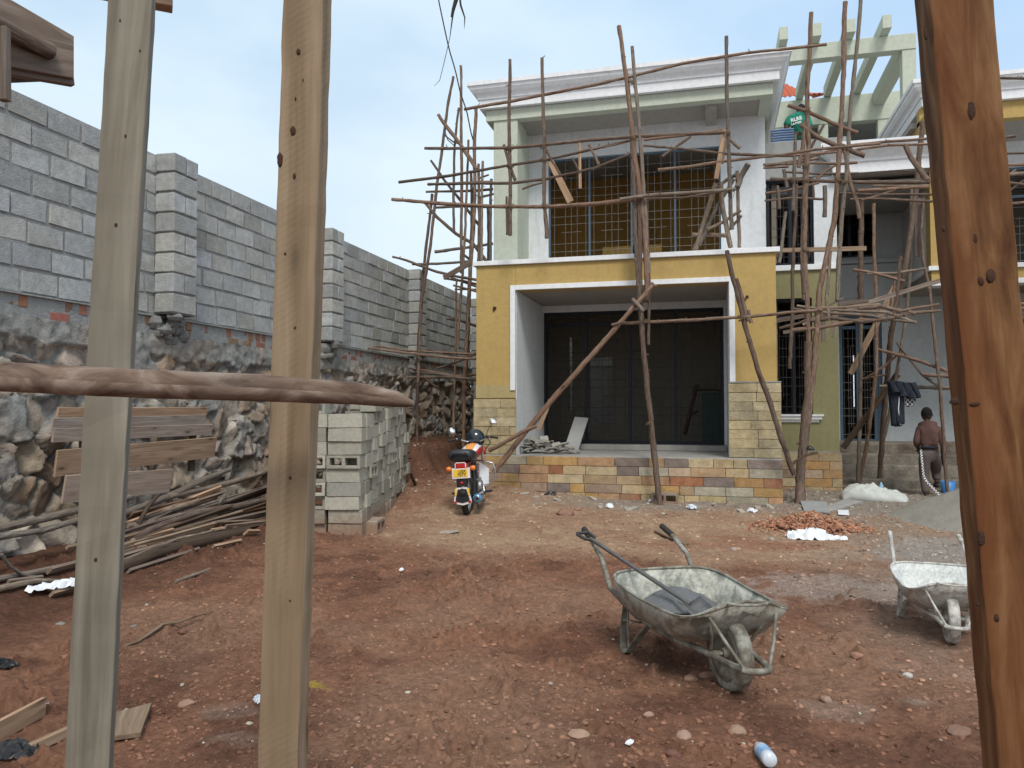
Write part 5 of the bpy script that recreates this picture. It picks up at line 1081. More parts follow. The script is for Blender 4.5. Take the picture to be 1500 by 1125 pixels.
g = MB(); g.ball((1.05, 0, 1.05), (.12, .15, .15), 18, 12); g.ball((1.07, 0, .9), (.1, .11, .12), 14, 10); cw = mk(g, 'headlamp_cowl', M['cowl']); g = MB(); g.lathe([(0, .09), (.06, .075), (.078, .03), (.08, 0)], (1.1, 0, .9), 'x', 20); g.build('headlamp', M['glass'], cw)
g = MB(); g.obox((.93, .0, 1.0), (.015, 0, .02), (0, .09, 0), (-.02, 0, .03)); mk(g, 'instrument_panel', M['black'], bevel=.01)
g = MB(); g.lathe([(0, -.012), (.06, -.01), (.062, .01), (0, .012)], (.62, -.2, .88), 'y', 16); mk(g, 'knee_pad', M['redp'])
# helmet resting on the cowl side
# ---- heaps
def heap(name, label, cx, cy, rx, ry, h_, mat, n1_=60, pw=1.3):
    m_ = MB(); vs = [(cx, cy, GZat(cx, cy)+h_)]; J = 22
    for j in range(1, J+1):
        for i in range(n1_):
            th = 2*math.pi*i/n1_; r = j/J; wob = 1+.12*math.sin(2*th+1)+.07*math.sin(5*th); x = cx+rx*r*math.cos(th)*wob; y = cy+ry*r*math.sin(th)*wob
            vs.append((x, y, GZat(x, y)-.03*r+h_*max(0, 1-r**pw)+.02*(vnoise(np.array([x*9]), np.array([y*9]))[0]-.5)))
    fs = [(0, 1+i, 1+(i+1) % n1_) for i in range(n1_)]+[(1+(j-1)*n1_+i, 1+j*n1_+i, 1+j*n1_+(i+1) % n1_, 1+(j-1)*n1_+(i+1) % n1_) for j in range(1, J) for i in range(n1_)]
    m_.add(vs, fs, None, 0, None, True); return tag(m_.build(name, mat), label, name.split('_')[0], kind='stuff'), vs
M['sand'] = simple('grey_sand', (.235, .22, .19), .95, var=.3, ns=7, bd=.02)
heap('sand_heap', 'heap of grey building sand partly behind the brown post', 3.65, 11.5, 1.25, 1.1, .58, M['sand'], pw=1.1)
gc = PG(1190, 768); m_ = MB()
for i in range(2300):
    r = abs(random.gauss(0, .45)); th = random.uniform(0, 6.28); x = gc.x+.78*r*math.cos(th); y = gc.y+.1+.55*r*math.sin(th); hh = .2*math.exp(-(r/.5)**2)
    s_ = random.uniform(.012, .03); k = random.random(); colr = (.36, .17, .1) if k < .5 else ((.45, .26, .17) if k < .8 else (.26, .11, .07))
    m_.rock((x, y, GZat(x, y)+hh*random.uniform(.55, 1)), s_, sc(colr, random.uniform(.7, 1.25)), 0, .7)
tag(m_.build('aggregate_heap', M['grit']), 'low heap of broken reddish aggregate round the foot of the thick scaffold trunk', 'aggregate', kind='stuff')
# ---- sacks, sheets, boards and bits
M['sackm'] = simple('woven_white_sack', (.47, .49, .46), .8, var=.2, ns=6, bd=.004); M['plastic'] = simple('white_plastic', (.72, .75, .78), .45, var=.1)
def pillow(name, label, c, a, b, h_, rz, mat, seed=0, cat='sack', crump=0):
    m_ = MB(); n_, k_ = (15, 8) if crump else (64, 32); vs = []; ca, sa = math.cos(rz), math.sin(rz)
    for j in range(k_+1):
        for i in range(n_+1):
            u = i/n_*2-1; v2 = j/k_*2-1; X = a*u*(1-.10*v2*v2); Y_ = b*v2*(1-.16*u*u); edge = max(0, (1-abs(u)**3))*max(0, (1-abs(v2)**2.5)); wr = .16*(vnoise(np.array([u*3+seed]), np.array([v2*2.2+seed]))[0]-.5)+.07*(vnoise(np.array([u*9+seed]), np.array([v2*5]))[0]-.5)
            cr_ = .10*abs(math.sin(u*7+v2*5+seed+3*wr))+.08*abs(math.sin(v2*9-u*4+seed)); z = h_*edge**.45*(1+wr*1.9+.2*math.sin(u*2+seed)-cr_)+(random.uniform(-.35, .45)*h_ if crump else 0); z = max(z, 0); X += random.uniform(-.05, .05)*a*crump; Y_ += random.uniform(-.07, .07)*b*crump; vs.append((c[0]+X*ca-Y_*sa, c[1]+X*sa+Y_*ca, c[2]+z+.005))
    m_.add(vs, [(j*(n_+1)+i, j*(n_+1)+i+1, (j+1)*(n_+1)+i+1, (j+1)*(n_+1)+i) for j in range(k_) for i in range(n_)], None, 0, None, not crump)
    o = m_.build(name, mat); tag(o, label, cat); o.modifiers.new('s', 'SOLIDIFY').thickness = .003; return o
q = PG(1282, 733); pillow('cement_sack', 'full off-white woven sack lying on the ground before the steps', q+Vector((0, .1, -.02)), .5, .26, .24, R(-8), M['sackm'], 3)
q = PG(1196, 790); pillow('paper_sack', 'flattened white empty sack lying on the trodden earth', q+Vector((-.1, .03, 0)), .24, .16, .09, R(10), M['plastic'], 7, 'empty sack', 1); 
pillow('plastic_sheet', 'crumpled tail of white plastic beside the flattened white sack', q+Vector((.2, .0, 0)), .14, .09, .05, R(-25), M['plastic'], 11, 'plastic', 1)
def board(name, label, pts, th, mat, cat='board'):
    """flat quad lying on the ground given by four photo pixels"""
    w_ = [PG(x, y, .012) for x, y in pts]; m_ = MB(); up = Vector((0, 0, th)); ln = (w_[1]-w_[0]).length; wd = (w_[2]-w_[1]).length
    m_.add(w_+[p+up for p in w_], [(3, 2, 1, 0), (4, 5, 6, 7), (0, 1, 5, 4), (1, 2, 6, 5), (2, 3, 7, 6), (3, 0, 4, 7)], None, 0, [[(0, 0), (0, ln), (wd, ln), (wd, 0)]]*2+[[(0, 0), (th, 0), (th, ln), (0, ln)]]*4)
    return tag(m_.build(name, mat, bevel=.002), label, cat)
board('concrete_slab', 'grey slab lying tilted left of the white full sack', [(1197, 750), (1213, 753), (1264, 737), (1240, 733)], .03, M['concrete'], 'slab')
board('concrete_slab', 'small pale slab lying just behind the aggregate heap', [(1178, 750), (1216, 753), (1211, 737), (1172, 735)], .02, M['grey'], 'slab')
board('wooden_plank', 'long grey plank lying at the foot of the scaffold before the steps', [(1228, 716), (1280, 722), (1282, 716), (1236, 711)], .04, M['greyplank'], 'plank')
board('wooden_plank', 'tan plank lying on the earth behind the cement-crusted wheelbarrow', [(958, 779), (1002, 799), (1010, 797), (964, 776)], .02, M['plank'], 'plank')
board('wooden_plank', 'square-ended pale plank lying flat at the foot of the grey-green post', [(163, 1052), (160, 1086), (206, 1080), (222, 1036)], .025, M['plank'], 'plank')
board('paper_scrap', 'white scrap of paper right of the tilted grey slab', [(1228, 754), (1244, 755), (1243, 748), (1227, 748)], .012, M['plastic'], 'paper')
board('paper_scrap', 'white scrap lying in front of the white full sack', [(1310, 750), (1326, 753), (1332, 748), (1318, 746)], .01, M['plastic'], 'paper')
def lean(name, label, p0, p1, w_, th, mat, up, cat='plank', bevel=.002):
    m_ = MB(); m_.plank(p0, p1, w_, th, up); return tag(m_.build(name, mat, bevel=bevel), label, cat)
a_, b_ = PG(-8, 1088), PG(64, 1048); lean('wooden_plank', 'pale plank standing on edge at the lower left corner of the yard', a_+Vector((0, 0, .045)), b_+Vector((0, 0, .045)), .095, .025, M['plank'], (0, 0, 1))
a_, b_ = PG(42, 1104), PG(106, 1078); lean('wooden_plank', 'short orange-tan offcut in the dark litter at the lower left', a_+Vector((0, 0, .02)), b_+Vector((0, 0, .03)), .045, .03, M['plank'], (0, 0, 1))
m_ = MB(); m_.tube([PG(172, 950, .01), PG(200, 940, .012), PG(238, 915, .02), PG(262, 912, .02), PG(312, 895, .01)], [.004, .012, .014, .008, .004], 5, rough=.2, sub=.05, wob=.004); tag(m_.build('bark_strip', M['plank']), 'curling strip of bark on the earth right of the grey-green post', 'bark strip')
m_ = MB(); m_.tube([PG(257, 852, .015), PG(285, 842, .02), PG(308, 834, .015)], .016, 7, rough=.1); tag(m_.build('stick', M['greypole']), 'short pale stick lying in front of the timber pile', 'stick')
m_ = MB(); m_.tube([PG(622, 741, .02), PG(613, 722, .2), P(601, 692, Y=11.2)], [.035, .03, .02], 8, rough=.1, sub=.08, wob=.006); tag(m_.build('prop_stick', M['darkplank']), 'dark stick leaning on the far end of the block stack', 'stick')
# ---- boards leaning on the retaining wall
bp = thing('board_panel', 'panel of four worn boards leaning on the rubble wall behind the grey-green post', 'board panel', (-5.6, 6.8, .7))
for (x0, y0, x1, y1, w_, mt_) in ((84, 604, 303, 602, 12, 'plank'), (76, 622, 300, 615, 16, 'paleplank'), (77, 638, 310, 629, 17, 'paleplank'), (81, 679, 315, 655, 33, 'plank'), (93, 717, 250, 704, 35, 'plank')):
    a_, b_ = P(x0, y0, X=-5.6), P(x1, y1, X=-5.6); m_ = MB(); wm = w_*8.2/F; m_.plank(a_, b_, wm, .022, (.15, 0, 1)); kid(m_, 'board', M['paleplank' if y0 > 700 else mt_], bp, .003)
for (x0, y0, x1, y1) in ((120, 600, 128, 745), (284, 598, 280, 690)):
    m_ = MB(); m_.plank(P(x0, y0, X=-5.66), P(x1, y1, X=-5.66), .08, .04, (0, 1, 0)); kid(m_, 'cleat', M['darkplank'], bp)
# ---- timber pile, each pole and plank on its own (pixel, pixel, X plane)
pile = [
 ('p', [(-40, 782), (0, 775), (60, 762), (120, 745), (190, 728)], 11, -5.55, 'greypole', 'long grey pole on top of the earth bank at the far left'),
 ('p', [(-40, 800), (0, 788), (60, 778), (118, 760), (180, 745)], 9, -5.5, 'greypole', 'grey pole just below the longest one at the far left'),
 ('p', [(180, 752), (245, 727), (290, 707), (336, 688)], 9, -5.5, 'greypole', 'grey pole topmost on the timber pile under the board panel'),
 ('p', [(245, 728), (300, 716), (340, 705), (395, 690)], 8, -5.5, 'greypole', 'thin grey pole topmost at the right end of the timber pile'),
 ('b', [(180, 778), (320, 722)], 26, -5.48, 'plank', 'wide pinkish-tan board in the timber pile'),
 ('p', [(180, 794), (235, 770), (290, 752), (340, 742), (395, 730)], 10, -5.38, 'pole', 'round brown pole below the wide tan board'),
 ('p', [(210, 770), (250, 745), (290, 733)], 9, -5.42, 'greypole', 'short branch stub lying over the wide tan board'),
 ('p', [(200, 772), (215, 745), (232, 725)], 6, -5.4, 'darkplank', 'thin branch sticking up from the timber pile'),
 ('p', [(330, 725), (320, 740), (316, 748)], 6, -5.4, 'greypole', 'forked twig on the right of the timber pile'),
 ('b', [(178, 808), (353, 750)], 8, -5.33, 'plank', 'long reddish plank running along the timber pile'),
 ('b', [(305, 770), (395, 750)], 11, -5.3, 'greyplank', 'greenish grey plank at the right end of the timber pile'),
 ('b', [(178, 818), (395, 762)], 9, -5.3, 'darkplank', 'dark plank below the reddish one'),
 ('b', [(178, 823), (238, 811)], 9, -5.2, 'greyplank', 'short square-cut pale plank near the grey-green post'),
 ('b', [(178, 840), (255, 815), (1, 1)], 9, -5.15, 'greyplank', 'grey plank low in the front of the timber pile'),
 ('b', [(250, 822), (395, 778)], 12, -5.2, 'darkplank', 'wide dark plank low at the right of the timber pile'),
 ('p', [(175, 856), (230, 836), (290, 818), (364, 796)], 15, -5.1, 'darkplank', 'thick dark log at the foot of the timber pile'),
 ('b', [(188, 866), (290, 824)], 8, -4.98, 'greyplank', 'thin plank lying on the earth before the thick dark log'),
 ('b', [(360, 780), (377, 808)], 10, -5.0, 'plank', 'short tan offcut at the right end of the timber pile'),
 ('b', [(312, 824), (352, 818)], 5, -4.9, 'plank', 'flat pale chip on the earth right of the timber pile'),
 ('p', [(-30, 862), (0, 853), (72, 834), (130, 820)], 10, -5.35, 'greypole', 'grey pole low down at the far left edge'),
 ('p', [(-30, 893), (0, 884), (50, 870), (90, 852)], 9, -5.2, 'greypole', 'bleached pole lowest at the far left edge'),
 ('b', [(72, 836), (125, 822)], 13, -5.2, 'greyplank', 'square grey-brown beam end left of the grey-green post'),
 ('b', [(98, 802), (150, 790)], 6, -5.3, 'plank', 'short tan plank end left of the grey-green post'),
 ('b', [(75, 872), (125, 858)], 10, -5.0, 'plank', 'tan board under the white plastic at the far left'),
 ('p', [(2, 812), (15, 830), (32, 842), (60, 858)], 5, -5.3, 'greypole', 'thin bent branch at the far left'),
 ('b', [(10, 868), (60, 852)], 14, -5.25, 'greyplank', 'wide weathered board under the bleached pole'),
]
for kd, pts, wpx, X_, mt_, lb in pile:
    pts = [p for p in pts if p != (1, 1)]; ws = [P(x, y, X=X_) for x, y in pts]
    ws = [Vector((p.x, p.y, max(p.z, GZat(p.x, p.y)+.03))) for p in ws]; dm_ = ws[0].y
    m_ = MB(); r = wpx/2*(sum(p.y for p in ws)/len(ws)*1.2)/F
    if kd == 'p': m_.tube(ws, [r*1.05]*(len(ws)-1)+[r*.8], 9, rough=.1, sub=.1, wob=.008)
    else: m_.plank(ws[0], ws[-1], r*2, .025, (1.0, 0, .9) if wpx < 14 else (.5, 0, 1))
    tag(m_.build('pole' if kd == 'p' else 'wooden_plank', M[mt_]), lb, 'pole' if kd == 'p' else 'plank', 'timber pile at the foot of the retaining wall')
for i in range(52):
    x0 = random.uniform(150, 340); y0 = 846-(x0-180)*.2-random.uniform(0, 1)**.8*(92-(x0-180)*.12); ln = random.uniform(60, 170); x1 = min(x0+ln, 400); y1 = y0-(x1-x0)*random.uniform(.2, .36); Xp = -5.18-.3*(846-(x0-180)*.2-y0)/90
    a_, b_ = P(x0, y0, X=Xp), P(x1, y1, X=Xp-random.uniform(-.04, .06)); a_.z = max(a_.z, GZat(a_.x, a_.y)+.02); b_.z = max(b_.z, GZat(b_.x, b_.y)+.02); m_ = MB(); rr_ = random.uniform(.012, .03)
    nmx = random.choice(['greypole', 'darkplank', 'greyplank', 'plank', 'pole', 'greyplank', 'darkplank'])
    if 'pole' in nmx: m_.tube([a_, a_.lerp(b_, .5)+Vector((0, 0, random.uniform(-.01, .015))), b_], [rr_, rr_*.9, rr_*.75], 7, rough=.15, sub=.1, wob=.003)
    else: m_.plank(a_, b_, random.uniform(.05, .11), .02, (random.uniform(.2, 1), 0, random.uniform(.3, 1)))
    tag(m_.build('pole' if 'pole' in nmx else 'wooden_plank', M[nmx]), '%s %s %s in the tangle of the timber pile' % ({'greypole': 'grey round', 'pole': 'brown round', 'darkplank': 'dark flat', 'greyplank': 'grey flat', 'plank': 'tan flat'}[nmx], 'long' if ln > 115 else 'short', ('pole' if 'pole' in nmx else 'plank')+(' near the top' if y0 < 846-(x0-180)*.2-45 else ' near the bottom')+(' left' if x0 < 245 else ' right')), 'pole' if 'pole' in nmx else 'plank', 'thin timbers packed in the pile')
q = P(80, 858, X=-5.05); pillow('plastic_sheet', 'crumpled white plastic sheet over the timber left of the grey-green post', (q.x, q.y, q.z-.02), .2, .07, .05, R(62), M['plastic'], 5, 'plastic', 1)
# ---- rubble on the porch, leaning slab
M['shard'] = attr_mat('rubble_shard', .9, 20, .25, .004, .5)
pl_ = P(795, 652, Y=13.2)
for i in range(34):
    r = random.random()**.7*.5; th = random.uniform(0, 6.28); x = -2.78+r*math.cos(th)*1.0+.05; y = 13.15+r*math.sin(th)*.6; hh = max(.01, .30*(1-(abs(x+2.8)/.55)**1.2)*(1-(abs(y-13.15)/.4)**1.5)) if abs(x+2.8) < .54 and abs(y-13.15) < .39 else .01
    m_ = MB(); g = random.uniform(.2, .38); ax = Vector((random.uniform(-1, 1), random.uniform(-1, 1), random.uniform(-.35, .35))).normalized(); ay = ax.cross(Vector((random.uniform(-.4, .4), random.uniform(-.4, .4), 1))).normalized(); az = ax.cross(ay)
    m_.obox((x, y, ZFL+.03+hh*random.uniform(.6, 1)), ax*random.uniform(.06, .15), ay*random.uniform(.04, .09), az*random.uniform(.008, .02), (g, g*.94, g*.84), jit=.012)
    tag(m_.build('stone_offcut', M['shard'], bevel=.002), '%s grey slab offcut %s in the rubble pile on the porch' % ('pale' if g > .29 else 'dark', 'near the left end' if x < -2.95 else ('near the right end' if x > -2.6 else 'near the middle')), 'stone offcut', 'rubble pile on the porch')
lean('grey_board', 'grey plastered board leaning against the porch window grille', P(837, 658, Y=13.75), P(852, 612, Y=14.35), .26, .03, M['grey'], (1, 0, 0), 'board', .004)
# ---- stones lying about, each its own
stones = [(828, 752, .13, (.3, .17, .12), 'largest reddish stone, lying before the stone plinth'), (846, 746, .08, (.34, .2, .14), 'reddish stone touching the largest one'), (1405, 1072, .055, (.25, .15, .11), 'brown stone at the foot of the brown post'),
 (1080, 1072, .05, (.36, .24, .17), 'tan stone near the bottom left of the plastic bottle'), (1002, 1078, .05, (.4, .27, .2), 'pale tan stone left of the plastic bottle'), (848, 1076, .045, (.42, .28, .2), 'flat tan stone at the bottom middle of the earth'),
 (984, 1105, .04, (.2, .1, .07), 'dark red stone near the bottom edge'), (1210, 1025, .04, (.38, .25, .19), 'pinkish stone right of the barrow wheel'), (1035, 990, .05, (.3, .18, .13), 'stone lying against the barrow wheel'), (1012, 994, .045, (.38, .24, .17), 'flat stone just left of the barrow wheel'),
 (88, 915, .035, (.27, .26, .24), 'grey pebble left of the grey-green post'), (196, 918, .03, (.27, .26, .24), 'grey pebble right of the grey-green post'), (268, 925, .045, (.24, .12, .08), 'round brown stone between the two left posts'), (274, 1032, .045, (.4, .24, .17), 'pinkish stone between the two left posts'), (95, 963, .035, (.33, .17, .11), 'reddish pebble left of the grey-green post'),
 (14, 1030, .035, (.5, .33, .17), 'orange-tan stone beside the plank on edge'), (1255, 960, .045, (.36, .2, .14), 'reddish stone right of the wheelbarrow'), (700, 905, .035, (.3, .15, .1), 'small brown stone in the middle of the red earth'), (1130, 790, .05, (.4, .36, .31), 'pale lump left of the flattened white sack'),
 (1075, 805, .05, (.44, .35, .3), 'pale stone behind the wheelbarrow tray'), (950, 1047, .03, (.4, .27, .2), 'small tan stone below the wheelbarrow legs'), (760, 975, .03, (.34, .19, .13), 'small reddish stone left of the wheelbarrow legs'), (560, 1000, .03, (.22, .1, .06), 'dark clod right of the tan post'), (1330, 990, .035, (.5, .46, .42), 'whitish lump below the white wheelbarrow')]
for px, py, r, colr, lb in stones:
    q = PG(px, py, r*.15); m_ = MB(); o0 = len(m_.v); m_.ball((0, 0, 0), (r*random.uniform(.85, 1.15), r*random.uniform(.65, .95), r*.5), 8, 6, sc(colr, .85), 0, .2, False); a = random.uniform(0, 6)
    m_.v = [(q.x+x*math.cos(a)-y*math.sin(a), q.y+x*math.sin(a)+y*math.cos(a), q.z+z) for x, y, z in m_.v]; o = m_.build('stone', M['shard'], bevel=.006*r/.05); tag(o, lb, 'stone', 'stones lying on the earth')
# stone chips and tile offcuts in front of the plinth
chips = [(658, 779), (745, 717), (768, 723), (786, 728), (817, 732), (880, 742), (868, 730), (905, 722), (1085, 748), (1110, 744), (1128, 742), (1024, 741), (925, 745), (1190, 742), (790, 712), (736, 741), (712, 742), (660, 715), (650, 735), (1045, 738)]
for i, (px, py) in enumerate(chips):
    q = PG(px, py, .015); m_ = MB(); g = random.uniform(.28, .45); a = random.uniform(0, 3.1); m_.obox(q, Vector((math.cos(a), math.sin(a), .1))*random.uniform(.06, .13), Vector((-math.sin(a), math.cos(a), .05))*random.uniform(.025, .05), (0, 0, .01), (g, g*.92, g*.78), jit=.012)
    tag(m_.build('tile_offcut', M['shard'], bevel=.002), 'pale stone tile offcut on the ground %s' % ('between the motorcycle and the prop foot' if px < 750 else ('left of the big reddish stone' if px < 822 else ('between the big reddish stone and the hollow block' if px < 950 else ('before the right half of the plinth' if px < 1140 else 'by the thick scaffold trunk')))), 'tile offcut', 'stone tile offcuts before the plinth')
M['clear'] = simple('thin_clear_plastic', (.55, .6, .66), .25, var=.15, spec=.6)
for i, (px, py, s_, lb) in enumerate(((957, 735, .08, 'crumpled clear plastic bag beside the hollow block at the plinth'), (1013, 745, .1, 'crumpled clear plastic bag before the middle of the plinth'), (1102, 750, .08, 'white plastic scrap before the right end of the plinth'), (893, 743, .1, 'white plastic scrap on the earth before the plinth'), (588, 836, .03, 'tiny white scrap on the red earth right of the tan post'), (922, 1090, .025, 'small white scrap at the bottom middle of the earth'), (379, 1028, .04, 'clear plastic scrap beside the tan post'), (56, 1040, .05, 'torn clear plastic behind the plank on edge'))):
    q = PG(px, py); pillow('plastic_scrap', lb, q, s_, s_*.6, s_*.5, random.uniform(0, 3), M['clear'] if 'clear' in lb else M['plastic'], i*3.3, 'plastic scrap', 1)
for i, (px, py, s_, lb) in enumerate(((708, 751, .12, 'black rag on the earth right of the motorcycle'), (806, 725, .1, 'dark blue rag at the foot of the plinth'), (6, 975, .09, 'black plastic lump at the far left edge'), (20, 1105, .12, 'black plastic litter at the lower left corner'))):
    q = PG(px, py); pillow('rag', lb, q, s_, s_*.55, s_*.35, random.uniform(-.4, .4), M['black'], i*4.1+2, 'rag', 1)
# plastic bottle
q = PG(1120, 1104, .03); bt = thing('plastic_bottle', 'small squashed plastic bottle with a blue and red label at the bottom of the picture', 'bottle', q, R(100)); bt.rotation_euler = (0, R(8), R(100))
g = MB(); g.lathe([(0, -.10), (.026, -.1), (.032, -.09), (.033, -.04), (.030, 0), (.033, .04), (.03, .07), (.014, .1), (.013, .115)], (0, 0, 0), 'x', 18); g.build('bottle_body', M['clear'], bt)
g = MB(); g.lathe([(.0335, -.055), (.0337, -.03), (.031, 0), (.0335, .02)], (0, 0, 0), 'x', 18, mi=0); g.build('bottle_label', simple('bottle_label', (.25, .45, .7), .4, var=.8, ns=60), bt)
g = MB(); g.lathe([(0, .13), (.015, .13), (.016, .112)], (0, 0, 0), 'x', 14); g.build('bottle_cap', M['plastic'], bt)
# trestle and dark panel in the porch room
t = thing('trestle', 'dark trestle with a green-black sheet inside the ground floor room', 'trestle', (-.2, 15.6, .9))
g = MB(); g.tube([P(1003, 637, Y=15.6), P(1012, 600, Y=15.6), P(1021, 563, Y=15.6)], .04, 7); g.tube([P(1008, 610, Y=15.6), P(1022, 602, Y=15.6)], .03, 6); g.tube([P(1018, 571, Y=15.6), P(1062, 571, Y=15.6)], .025, 6); g.tube([P(1058, 571, Y=15.6), P(1062, 640, Y=15.6)], .03, 6); kid(g, 'trestle_frame', M['darkplank'], t)
g = MB(); g.box(P(1028, 600, Y=15.65).x, P(1060, 600, Y=15.65).x, 15.65, 15.68, .88, P(1028, 575, Y=15.65).z); kid(g, 'sheet', simple('dark_green_sheet', (.02, .05, .04), .6), t)
# float and block on the trunk, blue bucket, blue sheets on the parapet
m_ = MB(); m_.tube([P(1157, 684, Y=12.3), P(1166, 675, Y=12.3), P(1180, 667, Y=12.3), P(1198, 663, Y=12.3)], .02, 6, rough=.15, sub=.05); tag(m_.build('bracket_stick', M['darkplank']), 'short twisted stick nailed across the thick scaffold trunk', 'stick')
q = P(1187, 658, Y=12.3); pillow('rag', 'black rag stuffed on the stick across the thick trunk', (q.x, q.y, q.z-.02), .06, .05, .06, 0, M['black'], 9, 'rag')
m_ = MB(); q = PG(1384, 722); m_.lathe([(.09, 0), (.115, .2), (.12, .2), (.095, -.0)], (q.x+.05, q.y, q.z), 'z', 20); tag(m_.build('bucket', simple('blue_plastic', (.05, .22, .55), .4)), 'blue plastic bucket between the workman and the sand heap', 'bucket')
m_ = MB(); q = P(1288, 700, Y=14.4); q = PG(1291, 722, 0); m_.lathe([(0, 0), (.035, 0), (.036, .12), (.015, .16), (.014, .18), (0, .18)], (q.x, q.y, q.z), 'z', 14); tag(m_.build('plastic_bottle', simple('pale_blue_bottle', (.3, .5, .7), .3)), 'pale blue bottle standing behind the white full sack', 'bottle')
m_ = MB(); xa, xb = P(1129, 200, Y=14.9).x, P(1163, 200, Y=14.9).x
for k in range(6): m_.tube([(xa, 14.9+.03*(k % 2), zpar+.03+.045*k), ((xa+xb)/2, 14.93, zpar+.045+.045*k), (xb, 14.9, zpar+.03+.045*k)], .022, 6)
tag(m_.build('pipe_bundle', simple('blue_grey_pipe', (.13, .2, .33), .5, .2)), 'bundle of blue-grey bars lying on the parapet beside the green-shirted workman', 'bars')
# ============================================================ PEOPLE AND CLOTHES
M['skin'] = simple('dark_skin', (.055, .03, .02), .5, var=.15, ns=20); M['hair'] = simple('black_hair', (.008, .007, .007), .9, bd=.004)
M['maroon'] = simple('rust_brown_shirt', (.1, .05, .043), .9, var=.2, ns=8, bd=.006); M['trouser'] = simple('grey_brown_trousers', (.10, .078, .075), .9, var=.25, ns=8, bd=.006); M['navycloth'] = simple('navy_cloth', (.013, .018, .03), .85, var=.3, ns=9, bd=.006)
M['greencloth'] = simple('green_shirt', (.01, .19, .125), .85, var=.25, ns=7, bd=.006); M['sole'] = simple('shoe', (.03, .027, .025), .7)
def skin(name, nodes, edges, root, mat, parent, sub=2):
    """one continuous surface grown over a skeleton of joints {name: (pos, rx[, ry])}"""
    keys = list(nodes); me = bpy.data.meshes.new(name); bm = bmesh.new(); lay = bm.verts.layers.skin.verify(); vs = {}
    inv = Matrix.LocRotScale(parent.location, parent.rotation_euler, None).inverted()
    for k in keys:
        v_ = bm.verts.new(inv@Vector(nodes[k][0])); vs[k] = v_; r = nodes[k][1:]; v_[lay].radius = (r[0], r[1] if len(r) > 1 else r[0]); v_[lay].use_root = (k == root)
    for a, b in edges: bm.edges.new((vs[a], vs[b]))
    bm.to_mesh(me); bm.free(); me.materials.append(mat); o = bpy.data.objects.new(name, me); COL.objects.link(o); o.parent = parent
    s_ = o.modifiers.new('skin', 'SKIN'); s_.use_smooth_shade = True; u = o.modifiers.new('sub', 'SUBSURF'); u.levels = sub; u.render_levels = sub
    bpy.context.view_layer.update(); dg = bpy.context.evaluated_depsgraph_get(); nm = bpy.data.meshes.new_from_object(o.evaluated_get(dg)); o.modifiers.clear(); o.data = nm; nm.materials.clear(); nm.materials.append(mat)
    for p_ in nm.polygons: p_.use_smooth = True
    return o
def limb_frame(a, b): d = (b-a).normalized(); return d
def hand(nodes, edges, wrist_key, wrist, d, side, up, curl=.35):
    """palm + four fingers + thumb, rooted at the wrist"""
    d = d.normalized(); s_ = side.normalized(); u = up.normalized(); pk = wrist_key+'palm'; nodes[pk] = (wrist+d*.055, .030, .016); edges.append((wrist_key, pk))
    for i, (off, ln) in enumerate(((-.027, .068), (-.009, .078), (.009, .073), (.026, .058))):
        k0 = pk+'k%d' % i; p0 = wrist+d*.085+s_*off; nodes[k0] = (p0, .0095); edges.append((pk, k0)); p1 = p0+(d-u*curl*.5).normalized()*ln*.5; p2 = p1+(d-u*curl*1.8).normalized()*ln*.5
        nodes[k0+'a'] = (p1, .008); nodes[k0+'b'] = (p2, .0065); edges += [(k0, k0+'a'), (k0+'a', k0+'b')]
    t0 = wrist+d*.035-s_*.03; nodes[pk+'t'] = (t0, .011); t1 = t0+(d*.6-s_*.7).normalized()*.034; nodes[pk+'ta'] = (t1, .009); nodes[pk+'tb'] = (t1+(d-s_*.2-u*.3).normalized()*.028, .007); edges += [(pk, pk+'t'), (pk+'t', pk+'ta'), (pk+'ta', pk+'tb')]
def head_mesh(name, c, face, up, r, parent, mat):
    """head with face features; face = direction it looks, up = crown direction"""
    f = face.normalized(); u = (up-f*up.dot(f)).normalized(); s_ = f.cross(u); B = Matrix((s_, f, u)).transposed(); m_ = MB(); m_.ball((0, 0, 0), (r*.76, r*.93, r*1.12), 20, 16)
    for i, (x, y, z) in enumerate(m_.v):      # jaw, brow, cheek shaping
        if z < -r*.3: x *= 1-.28*min(1, (-z-r*.3)/(r*.8)); y += .12*r*min(1, (-z-r*.3)/(r*.8)) if y > 0 else .22*r*min(1, (-z-r*.3)/(r*.8))
        if y > r*.6 and abs(z-r*.08) < r*.16: y -= .05*r
        m_.v[i] = (x, y, z)
    m_.ball((0, r*.93, -r*.13), (r*.12, r*.16, r*.2), 8, 6); m_.ball((0, r*.86, -r*.47), (r*.25, r*.09, r*.09), 10, 6)
    for q in (-1, 1): m_.ball((q*r*.3, r*.80, r*.08), (r*.13, r*.08, r*.08), 8, 6); m_.ball((q*r*.78, -r*.02, -r*.02), (r*.07, r*.17, r*.26), 8, 6)
    m_.v = [tuple(c+B@Vector(p)) for p in m_.v]; return m_, B
def hair_mesh(c, B, r):
    m_ = MB(); m_.ball((0, 0, 0), (r*.80, r*.97, r*1.16), 22, 16, jit=.012); keep = [i for i, (x, y, z) in enumerate(m_.v)]
    vs = m_.v; fs = [f for f in m_.f if (lambda p: p[2] > r*(.05+.62*max(0, p[1]/r)**1.5)-(.45*r if p[1] < -r*.2 else 0))(tuple(sum(vs[i][k] for i in f)/len(f) for k in range(3)))]
    q = MB(); q.add([tuple(c+B@Vector(p)) for p in vs], fs, None, 0, None, True); return q
